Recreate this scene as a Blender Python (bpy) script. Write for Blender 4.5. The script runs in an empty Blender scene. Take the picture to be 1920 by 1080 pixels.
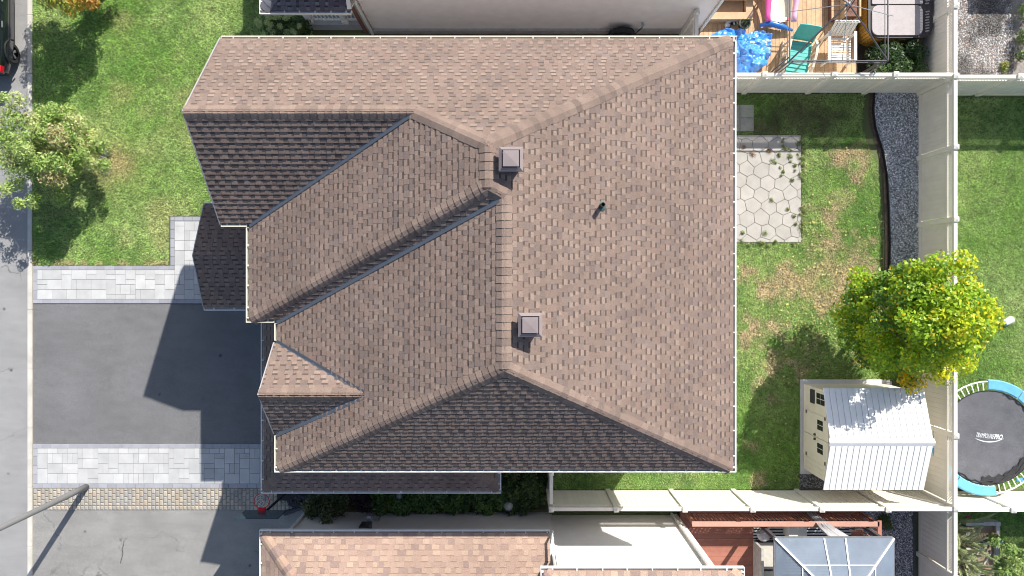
import bpy, bmesh, math, random
import numpy as np
from mathutils import Vector, Matrix

# ------------------------------------------------------------------ camera, sky, sun
scene = bpy.context.scene
CAM_H = 22.0
cam_d = bpy.data.cameras.new("camera")
cam_d.sensor_width = 36.0
cam_d.lens = 24.0
cam_d.clip_end = 500
cam = bpy.data.objects.new("camera", cam_d)
scene.collection.objects.link(cam)
cam.location = (0, 0, CAM_H)
cam.rotation_euler = (0, 0, 0)
scene.camera = cam

SUN = Vector((0.424, 0.629, 0.652)).normalized()
world = bpy.data.worlds.new("World")
scene.world = world
world.use_nodes = True
wn = world.node_tree
wn.nodes.clear()
wo = wn.nodes.new("ShaderNodeOutputWorld")
wb = wn.nodes.new("ShaderNodeBackground")
sky = wn.nodes.new("ShaderNodeTexSky")
sky.sky_type = 'NISHITA'
sky.sun_disc = False
sky.dust_density = 1.4
sky.air_density = 1.0
sky.sun_elevation = math.asin(SUN.z)
sky.sun_rotation = math.atan2(SUN.x, SUN.y)
wn.links.new(sky.outputs[0], wb.inputs[0])
wb.inputs[1].default_value = 0.105
wn.links.new(wb.outputs[0], wo.inputs[0])
sun_d = bpy.data.lights.new("sun", 'SUN')
sun_d.energy = 4.9
sun_d.angle = math.radians(0.5)
sun_d.color = (1.0, 0.955, 0.88)
sun = bpy.data.objects.new("sun", sun_d)
scene.collection.objects.link(sun)
sun.location = (10, 15, 20)
sun.rotation_euler = (-SUN).to_track_quat('-Z', 'Y').to_euler()
scene.view_settings.view_transform = 'Standard'
scene.view_settings.look = 'None'
scene.view_settings.gamma = 1.0
scene.view_settings.exposure = 0.62
scene.view_settings.use_curve_mapping = False
scene.render.engine = 'CYCLES'
scene.cycles.max_bounces = 6
scene.cycles.pixel_filter_type = 'BLACKMAN_HARRIS'
scene.cycles.filter_width = 1.0
scene.cycles.use_denoising = True
scene.cycles.denoiser = 'OPENIMAGEDENOISE'
scene.cycles.denoising_input_passes = 'RGB_ALBEDO_NORMAL'
scene.cycles.denoising_prefilter = 'ACCURATE'

# ------------------------------------------------------------------ helpers
COL = scene.collection
rng = random.Random(7)
nrg = np.random.default_rng(11)

def W(px, py, z=0.0):
    """photograph pixel of a point at height z -> place in the world"""
    k = (CAM_H - z) / 1280.0
    return ((px - 960) * k, (540 - py) * k, z)

def tag(o, label=None, cat=None, group=None, kind=None):
    if label: o['label'] = label
    if cat: o['category'] = cat
    if group: o['group'] = group
    if kind: o['kind'] = kind
    return o

def thing(name, label, cat, loc=(0, 0, 0), group=None, rotz=0.0):
    o = bpy.data.objects.new(name, None)
    COL.objects.link(o)
    o.empty_display_size = 0.2
    o.location = loc
    o.rotation_euler = (0, 0, rotz)
    return tag(o, label, cat, group)

def link(name, me, parent=None, kind=None, label=None):
    o = bpy.data.objects.new(name, me)
    COL.objects.link(o)
    if parent: o.parent = parent
    if kind: o['kind'] = kind
    if label: o['label'] = label
    return o

def np_mesh(name, V, F, mat, cols=None, smooth=False):
    """V n x 3, F m x k array of equal polygons"""
    V = np.asarray(V, dtype=np.float32); F = np.asarray(F, dtype=np.int32)
    me = bpy.data.meshes.new(name)
    m, k = F.shape
    me.vertices.add(len(V)); me.vertices.foreach_set("co", V.ravel())
    me.loops.add(m * k); me.loops.foreach_set("vertex_index", F.ravel())
    me.polygons.add(m)
    me.polygons.foreach_set("loop_start", np.arange(0, m * k, k, dtype=np.int32))
    me.update(calc_edges=True)
    if cols is not None:
        a = me.attributes.new("Col", 'FLOAT_COLOR', 'CORNER')
        c = np.ones((m, k, 4), dtype=np.float32)
        c[:, :, :3] = np.asarray(cols, dtype=np.float32)[:, None, :]
        a.data.foreach_set("color", c.ravel())
    if smooth:
        me.polygons.foreach_set("use_smooth", np.ones(m, dtype=bool))
    me.materials.append(mat)
    return me

class MB:
    """collects simple solids; build() links them as ONE mesh object"""
    def __init__(self):
        self.v = []; self.f = []; self.c = []; self.m = []
        self.col = (1, 1, 1); self.mi = 0
    def add(self, vs, fs):
        b = len(self.v)
        self.v += [tuple(p) for p in vs]
        for f in fs:
            self.f.append([i + b for i in f]); self.c.append(self.col); self.m.append(self.mi)
        return self
    def box(self, x0, y0, z0, x1, y1, z1):
        return self.add([(x0,y0,z0),(x1,y0,z0),(x1,y1,z0),(x0,y1,z0),(x0,y0,z1),(x1,y0,z1),(x1,y1,z1),(x0,y1,z1)],
            [(3,2,1,0),(4,5,6,7),(0,1,5,4),(1,2,6,5),(2,3,7,6),(3,0,4,7)])
    def obox(self, c, ax, ay, az):
        c = Vector(c); ax = Vector(ax); ay = Vector(ay); az = Vector(az)
        P = [c + ax*i + ay*j + az*k for k in (-1,1) for (i,j) in ((-1,-1),(1,-1),(1,1),(-1,1))]
        return self.add(P, [(3,2,1,0),(4,5,6,7),(0,1,5,4),(1,2,6,5),(2,3,7,6),(3,0,4,7)])
    def bar(self, p0, p1, w, h=None, up=(0,0,1)):
        """square bar from p0 to p1, width w and height h"""
        h = h or w
        p0 = Vector(p0); p1 = Vector(p1); d = p1 - p0
        L = d.length; d.normalize()
        u = Vector(up)
        if abs(u.dot(d)) > .98: u = Vector((0, 1, 0))
        s = d.cross(u).normalized(); u = s.cross(d).normalized()
        return self.obox((p0 + p1)/2, d*(L/2), s*(w/2), u*(h/2))
    def tube(self, pts, r, n=6, r1=None, caps=True):
        pts = [Vector(p) for p in pts]; m = len(pts)
        rr = r if isinstance(r, (list, tuple)) else [r + ((r1 if r1 is not None else r) - r)*i/max(1,m-1) for i in range(m)]
        V = []
        for i, p in enumerate(pts):
            d = (pts[min(i+1,m-1)] - pts[max(i-1,0)]).normalized()
            u = Vector((0,0,1)) if abs(d.z) < .95 else Vector((1,0,0))
            s = d.cross(u).normalized(); t = s.cross(d).normalized()
            for k in range(n):
                a = 2*math.pi*k/n
                V.append(p + (s*math.cos(a) + t*math.sin(a))*rr[i])
        F = []
        for i in range(m-1):
            for k in range(n):
                F.append((i*n+k, i*n+(k+1)%n, (i+1)*n+(k+1)%n, (i+1)*n+k))
        if caps:
            F.append(tuple(range(n-1,-1,-1))); F.append(tuple((m-1)*n+k for k in range(n)))
        return self.add(V, F)
    def lathe(self, c, prof, n=16):
        """profile of (radius, z) turned round the vertical through c"""
        V = []
        for (r, z) in prof:
            for k in range(n):
                a = 2*math.pi*k/n
                V.append((c[0]+r*math.cos(a), c[1]+r*math.sin(a), c[2]+z))
        F = []
        for i in range(len(prof)-1):
            for k in range(n):
                F.append((i*n+k, i*n+(k+1)%n, (i+1)*n+(k+1)%n, (i+1)*n+k))
        F.append(tuple(range(n-1,-1,-1))); F.append(tuple((len(prof)-1)*n+k for k in range(n)))
        return self.add(V, F)
    def prism(self, poly, z0, z1):
        n = len(poly)
        V = [(p[0],p[1],z0) for p in poly] + [(p[0],p[1],z1) for p in poly]
        F = [tuple(range(n-1,-1,-1)), tuple(range(n,2*n))] + [(i,(i+1)%n,n+(i+1)%n,n+i) for i in range(n)]
        return self.add(V, F)
    def quad(self, a, b, c, d):
        return self.add([a,b,c,d], [(0,1,2,3)])
    def mesh(self, name, mat, off=(0,0,0), smooth=False):
        me = bpy.data.meshes.new(name)
        me.from_pydata([(p[0]-off[0],p[1]-off[1],p[2]-off[2]) for p in self.v], [], self.f)
        mats = mat if isinstance(mat, (list, tuple)) else [mat]
        for m_ in mats: me.materials.append(m_)
        if len(mats) > 1: me.polygons.foreach_set("material_index", self.m)
        a = me.attributes.new("Col", 'FLOAT_COLOR', 'CORNER')
        c = []
        for f, q in zip(self.f, self.c):
            c += (list(q) + [1.0]) * len(f)
        a.data.foreach_set("color", c)
        if smooth: me.polygons.foreach_set("use_smooth", [True]*len(self.f))
        me.update()
        return me
    def build(self, name, mat, parent=None, smooth=False, kind=None, label=None):
        off = parent_origin(parent)
        return link(name, self.mesh(name, mat, off, smooth), parent, kind, label)

def parent_origin(p):
    o = Vector((0, 0, 0))
    while p is not None:
        o = o + Vector(p.location); p = p.parent
    return o

def single(name, mb, mat, label, cat, group=None, base=None, smooth=False):
    """a thing that is one mesh; its origin at its base"""
    if base is None:
        xs = [p[0] for p in mb.v]; ys = [p[1] for p in mb.v]; zs = [p[2] for p in mb.v]
        base = ((min(xs)+max(xs))/2, (min(ys)+max(ys))/2, min(zs))
    o = link(name, mb.mesh(name, mat, base, smooth))
    o.location = base
    return tag(o, label, cat, group)

# ------------------------------------------------------------------ materials
def mat(name, color, rough=.8, noise=.25, scale=6.0, attr=False, rand=0.0, bump=0.0, bscale=80.0,
        metal=0.0, spec=.4, fine=0.0, fscale=120.0, coat=0.0, alpha=None, trans=0.0):
    m = bpy.data.materials.new(name); m.use_nodes = True
    nt = m.node_tree; N = nt.nodes; L = nt.links
    b = N["Principled BSDF"]
    b.inputs['Roughness'].default_value = rough
    b.inputs['Metallic'].default_value = metal
    b.inputs['Specular IOR Level'].default_value = spec
    b.inputs['Coat Weight'].default_value = coat
    tc = N.new("ShaderNodeTexCoord")
    geo = N.new("ShaderNodeNewGeometry")
    if attr:
        a = N.new("ShaderNodeAttribute"); a.attribute_name = "Col"
        cur = a.outputs['Color']
        if color != (1, 1, 1):
            mm = N.new("ShaderNodeMix"); mm.data_type = 'RGBA'; mm.blend_type = 'MULTIPLY'; mm.inputs[0].default_value = 1
            L.new(cur, mm.inputs[6]); mm.inputs[7].default_value = (*color, 1); cur = mm.outputs[2]
    else:
        r = N.new("ShaderNodeRGB"); r.outputs[0].default_value = (*color, 1); cur = r.outputs[0]
    def mult(cur, val):
        mm = N.new("ShaderNodeVectorMath"); mm.operation = 'SCALE'
        L.new(cur, mm.inputs[0]); L.new(val, mm.inputs['Scale']); return mm.outputs[0]
    def ranged(src, lo, hi):
        r = N.new("ShaderNodeMapRange"); r.inputs[1].default_value = .25 if src.name == 'Fac' or src.name == 'Factor' else 0
        r.inputs[2].default_value = .75 if src.name in ('Fac', 'Factor') else 1
        r.inputs[3].default_value = lo; r.inputs[4].default_value = hi; L.new(src, r.inputs[0]); return r.outputs[0]
    if noise:
        t = N.new("ShaderNodeTexNoise"); t.inputs['Scale'].default_value = scale; t.inputs['Detail'].default_value = 5
        L.new(geo.outputs['Position'], t.inputs['Vector'])
        cur = mult(cur, ranged(t.outputs[0], 1-noise, 1+noise))
    if fine:
        t = N.new("ShaderNodeTexNoise"); t.inputs['Scale'].default_value = fscale; t.inputs['Detail'].default_value = 2
        L.new(geo.outputs['Position'], t.inputs['Vector'])
        cur = mult(cur, ranged(t.outputs[0], 1-fine, 1+fine))
    if rand:
        oi = N.new("ShaderNodeObjectInfo")
        cur = mult(cur, ranged(oi.outputs['Random'], 1-rand, 1+rand))
    L.new(cur, b.inputs['Base Color'])
    if bump:
        t = N.new("ShaderNodeTexNoise"); t.inputs['Scale'].default_value = bscale; t.inputs['Detail'].default_value = 3
        L.new(geo.outputs['Position'], t.inputs['Vector'])
        bp = N.new("ShaderNodeBump"); bp.inputs['Strength'].default_value = bump; bp.inputs['Distance'].default_value = .01
        L.new(t.outputs[0], bp.inputs['Height']); L.new(bp.outputs[0], b.inputs['Normal'])
    if trans: b.inputs['Transmission Weight'].default_value = trans
    if alpha is not None: b.inputs['Alpha'].default_value = alpha
    return m

def leaf_mat(name, rough=.5, transl=.35):
    m = bpy.data.materials.new(name); m.use_nodes = True
    N = m.node_tree.nodes; L = m.node_tree.links
    b = N["Principled BSDF"]; out = N["Material Output"]
    a = N.new("ShaderNodeAttribute"); a.attribute_name = "Col"
    L.new(a.outputs['Color'], b.inputs['Base Color'])
    b.inputs['Roughness'].default_value = rough
    b.inputs['Specular IOR Level'].default_value = .35
    t = N.new("ShaderNodeBsdfTranslucent"); L.new(a.outputs['Color'], t.inputs['Color'])
    mx = N.new("ShaderNodeMixShader"); mx.inputs[0].default_value = transl
    L.new(b.outputs[0], mx.inputs[1]); L.new(t.outputs[0], mx.inputs[2]); L.new(mx.outputs[0], out.inputs[0])
    return m

def asphalt_mat(name, color, crack_scale=.35, crack=.5, speck=.35, stain=.2, worn=True):
    m = mat(name, color, rough=.9, noise=stain, scale=.8, fine=speck, fscale=55, bump=.5, bscale=70)
    if worn:
        # oil spots and pale scuffs, each with its own shape
        N = m.node_tree.nodes; L = m.node_tree.links; b = N["Principled BSDF"]
        src = b.inputs['Base Color'].links[0].from_socket
        geo = N.new("ShaderNodeNewGeometry")
        vo = N.new("ShaderNodeTexVoronoi"); vo.inputs['Scale'].default_value = 1.1; L.new(geo.outputs['Position'], vo.inputs['Vector'])
        r = N.new("ShaderNodeMapRange"); r.inputs[1].default_value = .02; r.inputs[2].default_value = .075; r.inputs[3].default_value = .35; r.inputs[4].default_value = 1
        L.new(vo.outputs['Distance'], r.inputs[0])
        mp = N.new("ShaderNodeMapping"); mp.inputs['Rotation'].default_value = (0,0,.12); mp.inputs['Scale'].default_value = (.9,2.6,1)
        L.new(geo.outputs['Position'], mp.inputs['Vector'])
        nz = N.new("ShaderNodeTexNoise"); nz.inputs['Scale'].default_value = 1.6; nz.inputs['Detail'].default_value = 6; L.new(mp.outputs[0], nz.inputs['Vector'])
        r2 = N.new("ShaderNodeMapRange"); r2.inputs[1].default_value = .30; r2.inputs[2].default_value = .72; r2.inputs[3].default_value = .93; r2.inputs[4].default_value = 1.08
        L.new(nz.outputs[0], r2.inputs[0])
        mu = N.new("ShaderNodeMath"); mu.operation = 'MULTIPLY'; L.new(r.outputs[0], mu.inputs[0]); L.new(r2.outputs[0], mu.inputs[1])
        sc = N.new("ShaderNodeVectorMath"); sc.operation = 'SCALE'; L.new(src, sc.inputs[0]); L.new(mu.outputs[0], sc.inputs['Scale'])
        L.new(sc.outputs[0], b.inputs['Base Color'])
    if crack:
        N = m.node_tree.nodes; L = m.node_tree.links; b = N["Principled BSDF"]
        src = b.inputs['Base Color'].links[0].from_socket
        geo = N.new("ShaderNodeNewGeometry")
        nz = N.new("ShaderNodeTexNoise"); nz.inputs['Scale'].default_value = 1.3; nz.inputs['Detail'].default_value = 6
        L.new(geo.outputs['Position'], nz.inputs['Vector'])
        ad = N.new("ShaderNodeVectorMath"); ad.operation = 'MULTIPLY_ADD'
        L.new(nz.outputs['Color'], ad.inputs[0]); ad.inputs[1].default_value = (1.6, 1.6, 0); L.new(geo.outputs['Position'], ad.inputs[2])
        vo = N.new("ShaderNodeTexVoronoi"); vo.feature = 'DISTANCE_TO_EDGE'; vo.inputs['Scale'].default_value = crack_scale
        L.new(ad.outputs[0], vo.inputs['Vector'])
        r = N.new("ShaderNodeMapRange"); r.inputs[1].default_value = .0; r.inputs[2].default_value = .0045
        r.inputs[3].default_value = 1 - crack; r.inputs[4].default_value = 1.0
        L.new(vo.outputs[0], r.inputs[0])
        n2 = N.new("ShaderNodeTexNoise"); n2.inputs['Scale'].default_value = .5
        L.new(geo.outputs['Position'], n2.inputs['Vector'])
        r2 = N.new("ShaderNodeMapRange"); r2.inputs[1].default_value = .48; r2.inputs[2].default_value = .58
        L.new(n2.outputs[0], r2.inputs[0])
        mx = N.new("ShaderNodeMix"); mx.inputs[2].default_value = 1.0
        L.new(r2.outputs[0], mx.inputs[0]); L.new(r.outputs[0], mx.inputs[3])
        sc = N.new("ShaderNodeVectorMath"); sc.operation = 'SCALE'
        L.new(src, sc.inputs[0]); L.new(mx.outputs[0], sc.inputs['Scale'])
        L.new(sc.outputs[0], b.inputs['Base Color'])
    return m

M = {}
M['shingle'] = mat('roof_shingle_mat', (1,1,1), .92, .13, .7, attr=True, fine=.30, fscale=60, bump=.25, bscale=150)
M['road'] = asphalt_mat('road_mat', (.262,.26,.26), .30, .5, .26, .12)
M['drive'] = asphalt_mat('driveway_mat', (.150,.150,.154), .2, .0, .45, .10)
M['drive2'] = asphalt_mat('old_driveway_mat', (.24,.235,.225), .25, .55, .30, .14)
M['curb'] = mat('curb_mat', (.50,.48,.43), .85, .18, 2, fine=.15, fscale=50)
M['paver'] = mat('paver_mat', (.445,.447,.445), .8, .10, 3, rand=.10, fine=.08, fscale=60)
M['paver_border'] = mat('paver_border_mat', (.30,.305,.335), .8, .08, 5, rand=.10, fine=.12, fscale=60)
M['joint'] = mat('joint_sand_mat', (.22,.21,.19), .95, .2, 5)
M['cobble'] = mat('cobble_mat', (1,1,1), .85, .12, 8, attr=True, fine=.15, fscale=70)
M['stone'] = mat('patio_stone_mat', (.375,.355,.325), .85, .12, 3, rand=.08, fine=.10, fscale=50)
M['soil'] = mat('soil_mat', (.085,.062,.045), .95, .35, 4, fine=.4, fscale=50, bump=.6)
M['turf'] = mat('turf_mat', (.11,.14,.05), .95, .35, 2.5, fine=.35, fscale=40)
M['turf_dry'] = mat('dry_turf_mat', (.30,.225,.125), .95, .30, 2.0, fine=.35, fscale=40)
M['ground'] = mat('ground_mat', (.10,.12,.05), .95, .3, .3)
M['grass'] = leaf_mat('grass_mat', .55, .4)
M['leaf'] = leaf_mat('leaf_mat', .4, .4)
M['bark'] = mat('bark_mat', (.11,.085,.065), .9, .3, 8, bump=.5)
M['cream'] = mat('cream_metal_mat', (.62,.585,.49), .5, .06, 5)
M['white'] = mat('white_trim_mat', (.74,.74,.72), .5, .05, 5)
M['fence'] = mat('vinyl_fence_mat', (.78,.745,.665), .55, .05, 3, rand=.03)
M['fence_wall'] = M['fence']
M['siding_pink'] = mat('beige_siding_mat', (.79,.735,.71), .6, .06, 3)
M['siding_white'] = mat('pale_siding_mat', (.72,.70,.665), .6, .05, 3)
M['brick'] = mat('brick_mat', (.20,.10,.075), .9, .25, 12)
M['valley'] = mat('valley_metal_mat', (.085,.10,.125), .45, .1, 6, metal=.2)
M['dark_edge'] = mat('drip_edge_mat', (.10,.085,.08), .6, .1, 6)
M['vent'] = mat('vent_metal_mat', (.225,.185,.185), .55, .06, 6)
M['black'] = mat('black_plastic_mat', (.018,.018,.02), .6, .2, 8)
M['rubber'] = mat('rubber_mat', (.02,.02,.022), .85, .2, 8)
M['steel'] = mat('grey_steel_mat', (.33,.34,.36), .4, .1, 8, metal=.6)
M['dark_steel'] = mat('dark_steel_mat', (.075,.075,.085), .45, .15, 8, metal=.4)
M['glass'] = mat('dark_glass_mat', (.02,.025,.03), .08, 0, spec=.6)
M['wood'] = mat('deck_wood_mat', (.50,.33,.195), .75, .16, 7, rand=.10, fine=.14, fscale=45)
M['wood2'] = mat('cut_wood_mat', (.47,.33,.20), .75, .14, 7, rand=.06)
M['red_deck'] = mat('red_deck_mat', (.33,.135,.095), .7, .12, 6, rand=.08)
M['red_rail'] = mat('red_rail_mat', (.40,.17,.115), .65, .10, 6)
M['attr'] = mat('painted_mat', (1,1,1), .55, .05, 6, attr=True)
M['cush'] = mat('cushion_mat', (.50,.47,.42), .9, .1, 8); M['tail'] = mat('tail_light_mat', (.45,.01,.02), .2, 0, coat=.5); M['tarp0'] = None
M['attr_gloss'] = mat('plastic_mat', (1,1,1), .3, .03, 6, attr=True, spec=.5)
M['gravel'] = mat('gravel_mat', (1,1,1), .9, .15, 20, attr=True)

# ------------------------------------------------------------------ noise for colour patches
class VNoise:
    def __init__(self, seed, n=64):
        self.g = np.random.default_rng(seed).random((n, n)); self.n = n
    def __call__(self, x, y, s):
        x = np.asarray(x)*s + 100; y = np.asarray(y)*s + 100
        i = np.floor(x).astype(int); j = np.floor(y).astype(int)
        u = x-i; v = y-j; u = u*u*(3-2*u); v = v*v*(3-2*v); n = self.n
        g = self.g
        a = g[i%n, j%n]; b = g[(i+1)%n, j%n]; c = g[i%n, (j+1)%n]; d = g[(i+1)%n, (j+1)%n]
        return a*(1-u)*(1-v) + b*u*(1-v) + c*(1-u)*v + d*u*v
    def fbm(self, x, y, s):
        return .5*self(x,y,s) + .3*self(x+7.1,y+3.3,s*2.1) + .2*self(x+1.7,y+9.2,s*4.3)
VN = VNoise(3); VN2 = VNoise(5); VN3 = VNoise(8)

def in_poly(x, y, poly):
    x = np.asarray(x); y = np.asarray(y); r = np.zeros(x.shape, bool); n = len(poly)
    for i in range(n):
        x0, y0 = poly[i]; x1, y1 = poly[(i+1) % n]
        if y0 == y1: continue
        c = ((y0 > y) != (y1 > y)) & (x < (x1-x0)*(y-y0)/(y1-y0) + x0)
        r ^= c
    return r

def lerp3(a, b, t):
    t = np.asarray(t)[:, None]
    return np.asarray(a)[None, :]*(1-t) + np.asarray(b)[None, :]*t if np.ndim(a) == 1 else a*(1-t) + np.asarray(b)*t

def sheet(name, poly, z, m, kind='structure', parent=None):
    mb = MB(); mb.add([(p[0], p[1], z) for p in poly], [tuple(range(len(poly)))])
    o = mb.build(name, m, parent)
    if kind: o['kind'] = kind
    return o

def rect(x0, y0, x1, y1): return [(x0,y0),(x1,y0),(x1,y1),(x0,y1)]

def clip_convex(sub, clip):
    """Sutherland-Hodgman in plan; clip is convex and counter-clockwise"""
    out = sub
    n = len(clip)
    for i in range(n):
        if not out: return []
        ax, ay = clip[i]; bx, by = clip[(i+1) % n]
        ex, ey = bx-ax, by-ay
        inp = out; out = []
        m = len(inp)
        dd = [ex*(p[1]-ay) - ey*(p[0]-ax) for p in inp]
        for k in range(m):
            p, q = inp[k], inp[(k+1) % m]; dp, dq = dd[k], dd[(k+1) % m]
            if dp >= 0: out.append(p)
            if (dp >= 0) != (dq >= 0):
                t = dp/(dp-dq); out.append((p[0]+(q[0]-p[0])*t, p[1]+(q[1]-p[1])*t))
    return out

def area2(p):
    return .5*sum(p[i][0]*p[(i+1)%len(p)][1] - p[(i+1)%len(p)][0]*p[i][1] for i in range(len(p)))
def ccw(p): return p if area2(p) > 0 else p[::-1]
# ------------------------------------------------------------------ ground, road, drives, walks
sheet('ground', rect(-90,-90,90,90), -0.01, M['ground'])
sheet('road', rect(-24,-40,-15.58,40), 0.002, M['road'])
curb = MB()
ys = [-14.0 + 1.9*i for i in range(16)]
cm = MB()
for a, b_ in zip(ys[:-1], ys[1:]):
    cm.box(-15.575, a+.006, -.005, -15.44, b_-.006, .055)
curb_o = cm.build('curb', M['curb'], kind='structure')
sheet('driveway', rect(-15.435,-5.02,-6.4,-.52), 0.006, M['drive'])
sheet('south_driveway', rect(-15.435,-14,-6.5,-7.16), 0.006, M['drive2'])
# crack in the south driveway: a thin trench filled with dark dirt
cr = MB()
pts = [W(233,1013)[:2], W(232,1022)[:2], W(229,1030)[:2], W(231,1038)[:2], W(228,1048)[:2], W(226,1056)[:2]]
for p, q in zip(pts[:-1], pts[1:]):
    cr.bar((p[0],p[1],.0085),(q[0],q[1],.0085),.018,.004)
cr.build('driveway_crack', M['black'], kind='structure')

# ashlar pavers: each one a piece
UN = .147
def ashlar(bed_name, regions, z, border_fn=None, seed=1):
    """regions: rectangles in whole units from an origin (ox, oy, nx, ny)"""
    r = random.Random(seed)
    bed = None
    pieces = []
    for (ox, oy, nx, ny, ok) in regions:
        occ = [[not ok(i, j) for i in range(nx)] for j in range(ny)]
        for j in range(ny):
            for i in range(nx):
                if occ[j][i]: continue
                opts = [(2,2)]*5 + [(2,3)]*3 + [(3,2)]*3 + [(1,2)]*2 + [(2,1)]*2
                r.shuffle(opts); opts.append((1,1))
                for (a, b) in opts:
                    if i+a <= nx and j+b <= ny and all(not occ[j+q][i+p] for p in range(a) for q in range(b)):
                        for p in range(a):
                            for q in range(b): occ[j+q][i+p] = True
                        pieces.append((ox+i*UN, oy+j*UN, a*UN, b*UN)); break
    return pieces

_pm = {}
def paver_piece(parent, x, y, w, h, z, m, name='paver', th=.03, gap=.004):
    key = (round(w,3), round(h,3), m.name, th)
    if key not in _pm:
        mb = MB(); b = .004
        x0, y0, x1, y1 = -w/2+gap, -h/2+gap, w/2-gap, h/2-gap
        mb.add([(x0,y0,-th),(x1,y0,-th),(x1,y1,-th),(x0,y1,-th),(x0,y0,-b),(x1,y0,-b),(x1,y1,-b),(x0,y1,-b),
                (x0+b,y0+b,0),(x1-b,y0+b,0),(x1-b,y1-b,0),(x0+b,y1-b,0)],
               [(0,1,5,4),(1,2,6,5),(2,3,7,6),(3,0,4,7),(4,5,9,8),(5,6,10,9),(6,7,11,10),(7,4,8,11),(8,9,10,11)])
        _pm[key] = mb.mesh(name, m)
    o = link(name, _pm[key], parent)
    po = parent_origin(parent)
    o.location = (x+w/2-po.x, y+h/2-po.y, z-po.z + rng.uniform(-.002,.002))
    return o

def border_row(parent, x0, y0, x1, y1, z, L=.29):
    """a row of grey border stones along the longer side"""
    if abs(x1-x0) > abs(y1-y0):
        x = x0
        while x < x1-.01:
            l = min(L, x1-x); paver_piece(parent, x, y0, l, y1-y0, z, M['paver_border'], 'border_paver'); x += l
    else:
        y = y0
        while y < y1-.01:
            l = min(L, y1-y); paver_piece(parent, x0, y, x1-x0, l, z, M['paver_border'], 'border_paver'); y += l

# north walk with an arm to the porch
bt = .14
wy0, wy1 = -.50, .72
walk = sheet('walkway', [(-15.42,wy0),(-6.7,wy0),(-6.7,2.30),(-11.0,2.30),(-11.0,wy1),(-15.42,wy1)], .014, M['joint'])
ZP = .034
border_row(walk, -15.42, wy0, -6.7, wy0+bt, ZP)
border_row(walk, -15.42, wy1-bt, -11.0+bt, wy1, ZP)
border_row(walk, -15.42, wy0+bt, -15.42+bt, wy1-bt, ZP)
border_row(walk, -11.0, wy1, -11.0+bt, 2.30, ZP)
border_row(walk, -11.0+bt, 2.30-bt, -6.7, 2.30, ZP)
n1 = int((15.42-bt-10.86)/UN)
h1 = (wy1-wy0-2*bt)/6; UN_s = UN
UN = h1
nx = int((15.28-10.86)/UN)
nx = round((15.28-10.86)/UN); fx = (15.28-10.86)/(nx*UN)
for (x,y,w,h) in ashlar('w', [(-15.28, wy0+bt, nx, 6, lambda i,j: True)], ZP, seed=4): paver_piece(walk, -15.28+(x+15.28)*fx,y,w*fx,h,ZP,M['paver'])
nx2 = 28; ox = -10.86
ny2 = int((2.30-bt-(wy0+bt))/UN)
for (x,y,w,h) in ashlar('w', [(ox, wy0+bt, nx2, ny2, lambda i,j: True)], ZP, seed=9): paver_piece(walk, x,y,w,h,ZP,M['paver'])
# south strip of pavers
sy0, sy1 = -6.44, -5.02
strip = sheet('paver_strip', rect(-15.42,sy0,-6.5,sy1), .0145, M['joint'])
border_row(strip, -15.42, sy0, -6.5, sy0+bt, ZP, L=.30)
border_row(strip, -15.42, sy1-bt, -6.5, sy1, ZP, L=.29)
border_row(strip, -15.42, sy0+bt, -15.42+bt, sy1-bt, ZP)
UN = (sy1-sy0-2*bt)/7
for (x,y,w,h) in ashlar('s', [(-15.28, sy0+bt, int(8.75/UN), 7, lambda i,j: True)], ZP, seed=21): paver_piece(strip, x,y,w,h,ZP,M['paver'])
# tan cobbles
cob = sheet('cobble_strip', rect(-15.42,-7.155,-5.9,-6.445), .0135, M['joint'])
def cobble(x0, y0, x1, y1):
    mb = MB()
    t = rng.random()
    base = (.37,.335,.275) if t < .35 else ((.32,.305,.28) if t < .78 else (.41,.345,.27))
    f = rng.uniform(.8,1.1); mb.col = tuple(c*f for c in base)
    g = .009; b = .02
    x0 += g+rng.uniform(0,.006); y0 += g; x1 -= g+rng.uniform(0,.006); y1 -= g
    z = .036+rng.uniform(-.003,.003)
    mb.add([(x0,y0,.01),(x1,y0,.01),(x1,y1,.01),(x0,y1,.01),(x0,y0,z-.014),(x1,y0,z-.014),(x1,y1,z-.014),(x0,y1,z-.014),
            (x0+b,y0+b,z),(x1-b,y0+b,z),(x1-b,y1-b,z),(x0+b,y1-b,z)],
           [(0,1,5,4),(1,2,6,5),(2,3,7,6),(3,0,4,7),(4,5,9,8),(5,6,10,9),(6,7,11,10),(7,4,8,11),(8,9,10,11)])
    mb.build('cobblestone', M['cobble'], cob)
x = -15.42; k = 0; cw = .127
while x < -6.0:
    hts = [.14,.19,.19,.18]; 
    if k % 2: hts = [.14,.10,.19,.19,.08]
    y = -7.15
    for h in hts:
        if y + h > -6.44: break
        cobble(x, y, x+cw, y+h); y += h
    x += cw; k += 1

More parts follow.
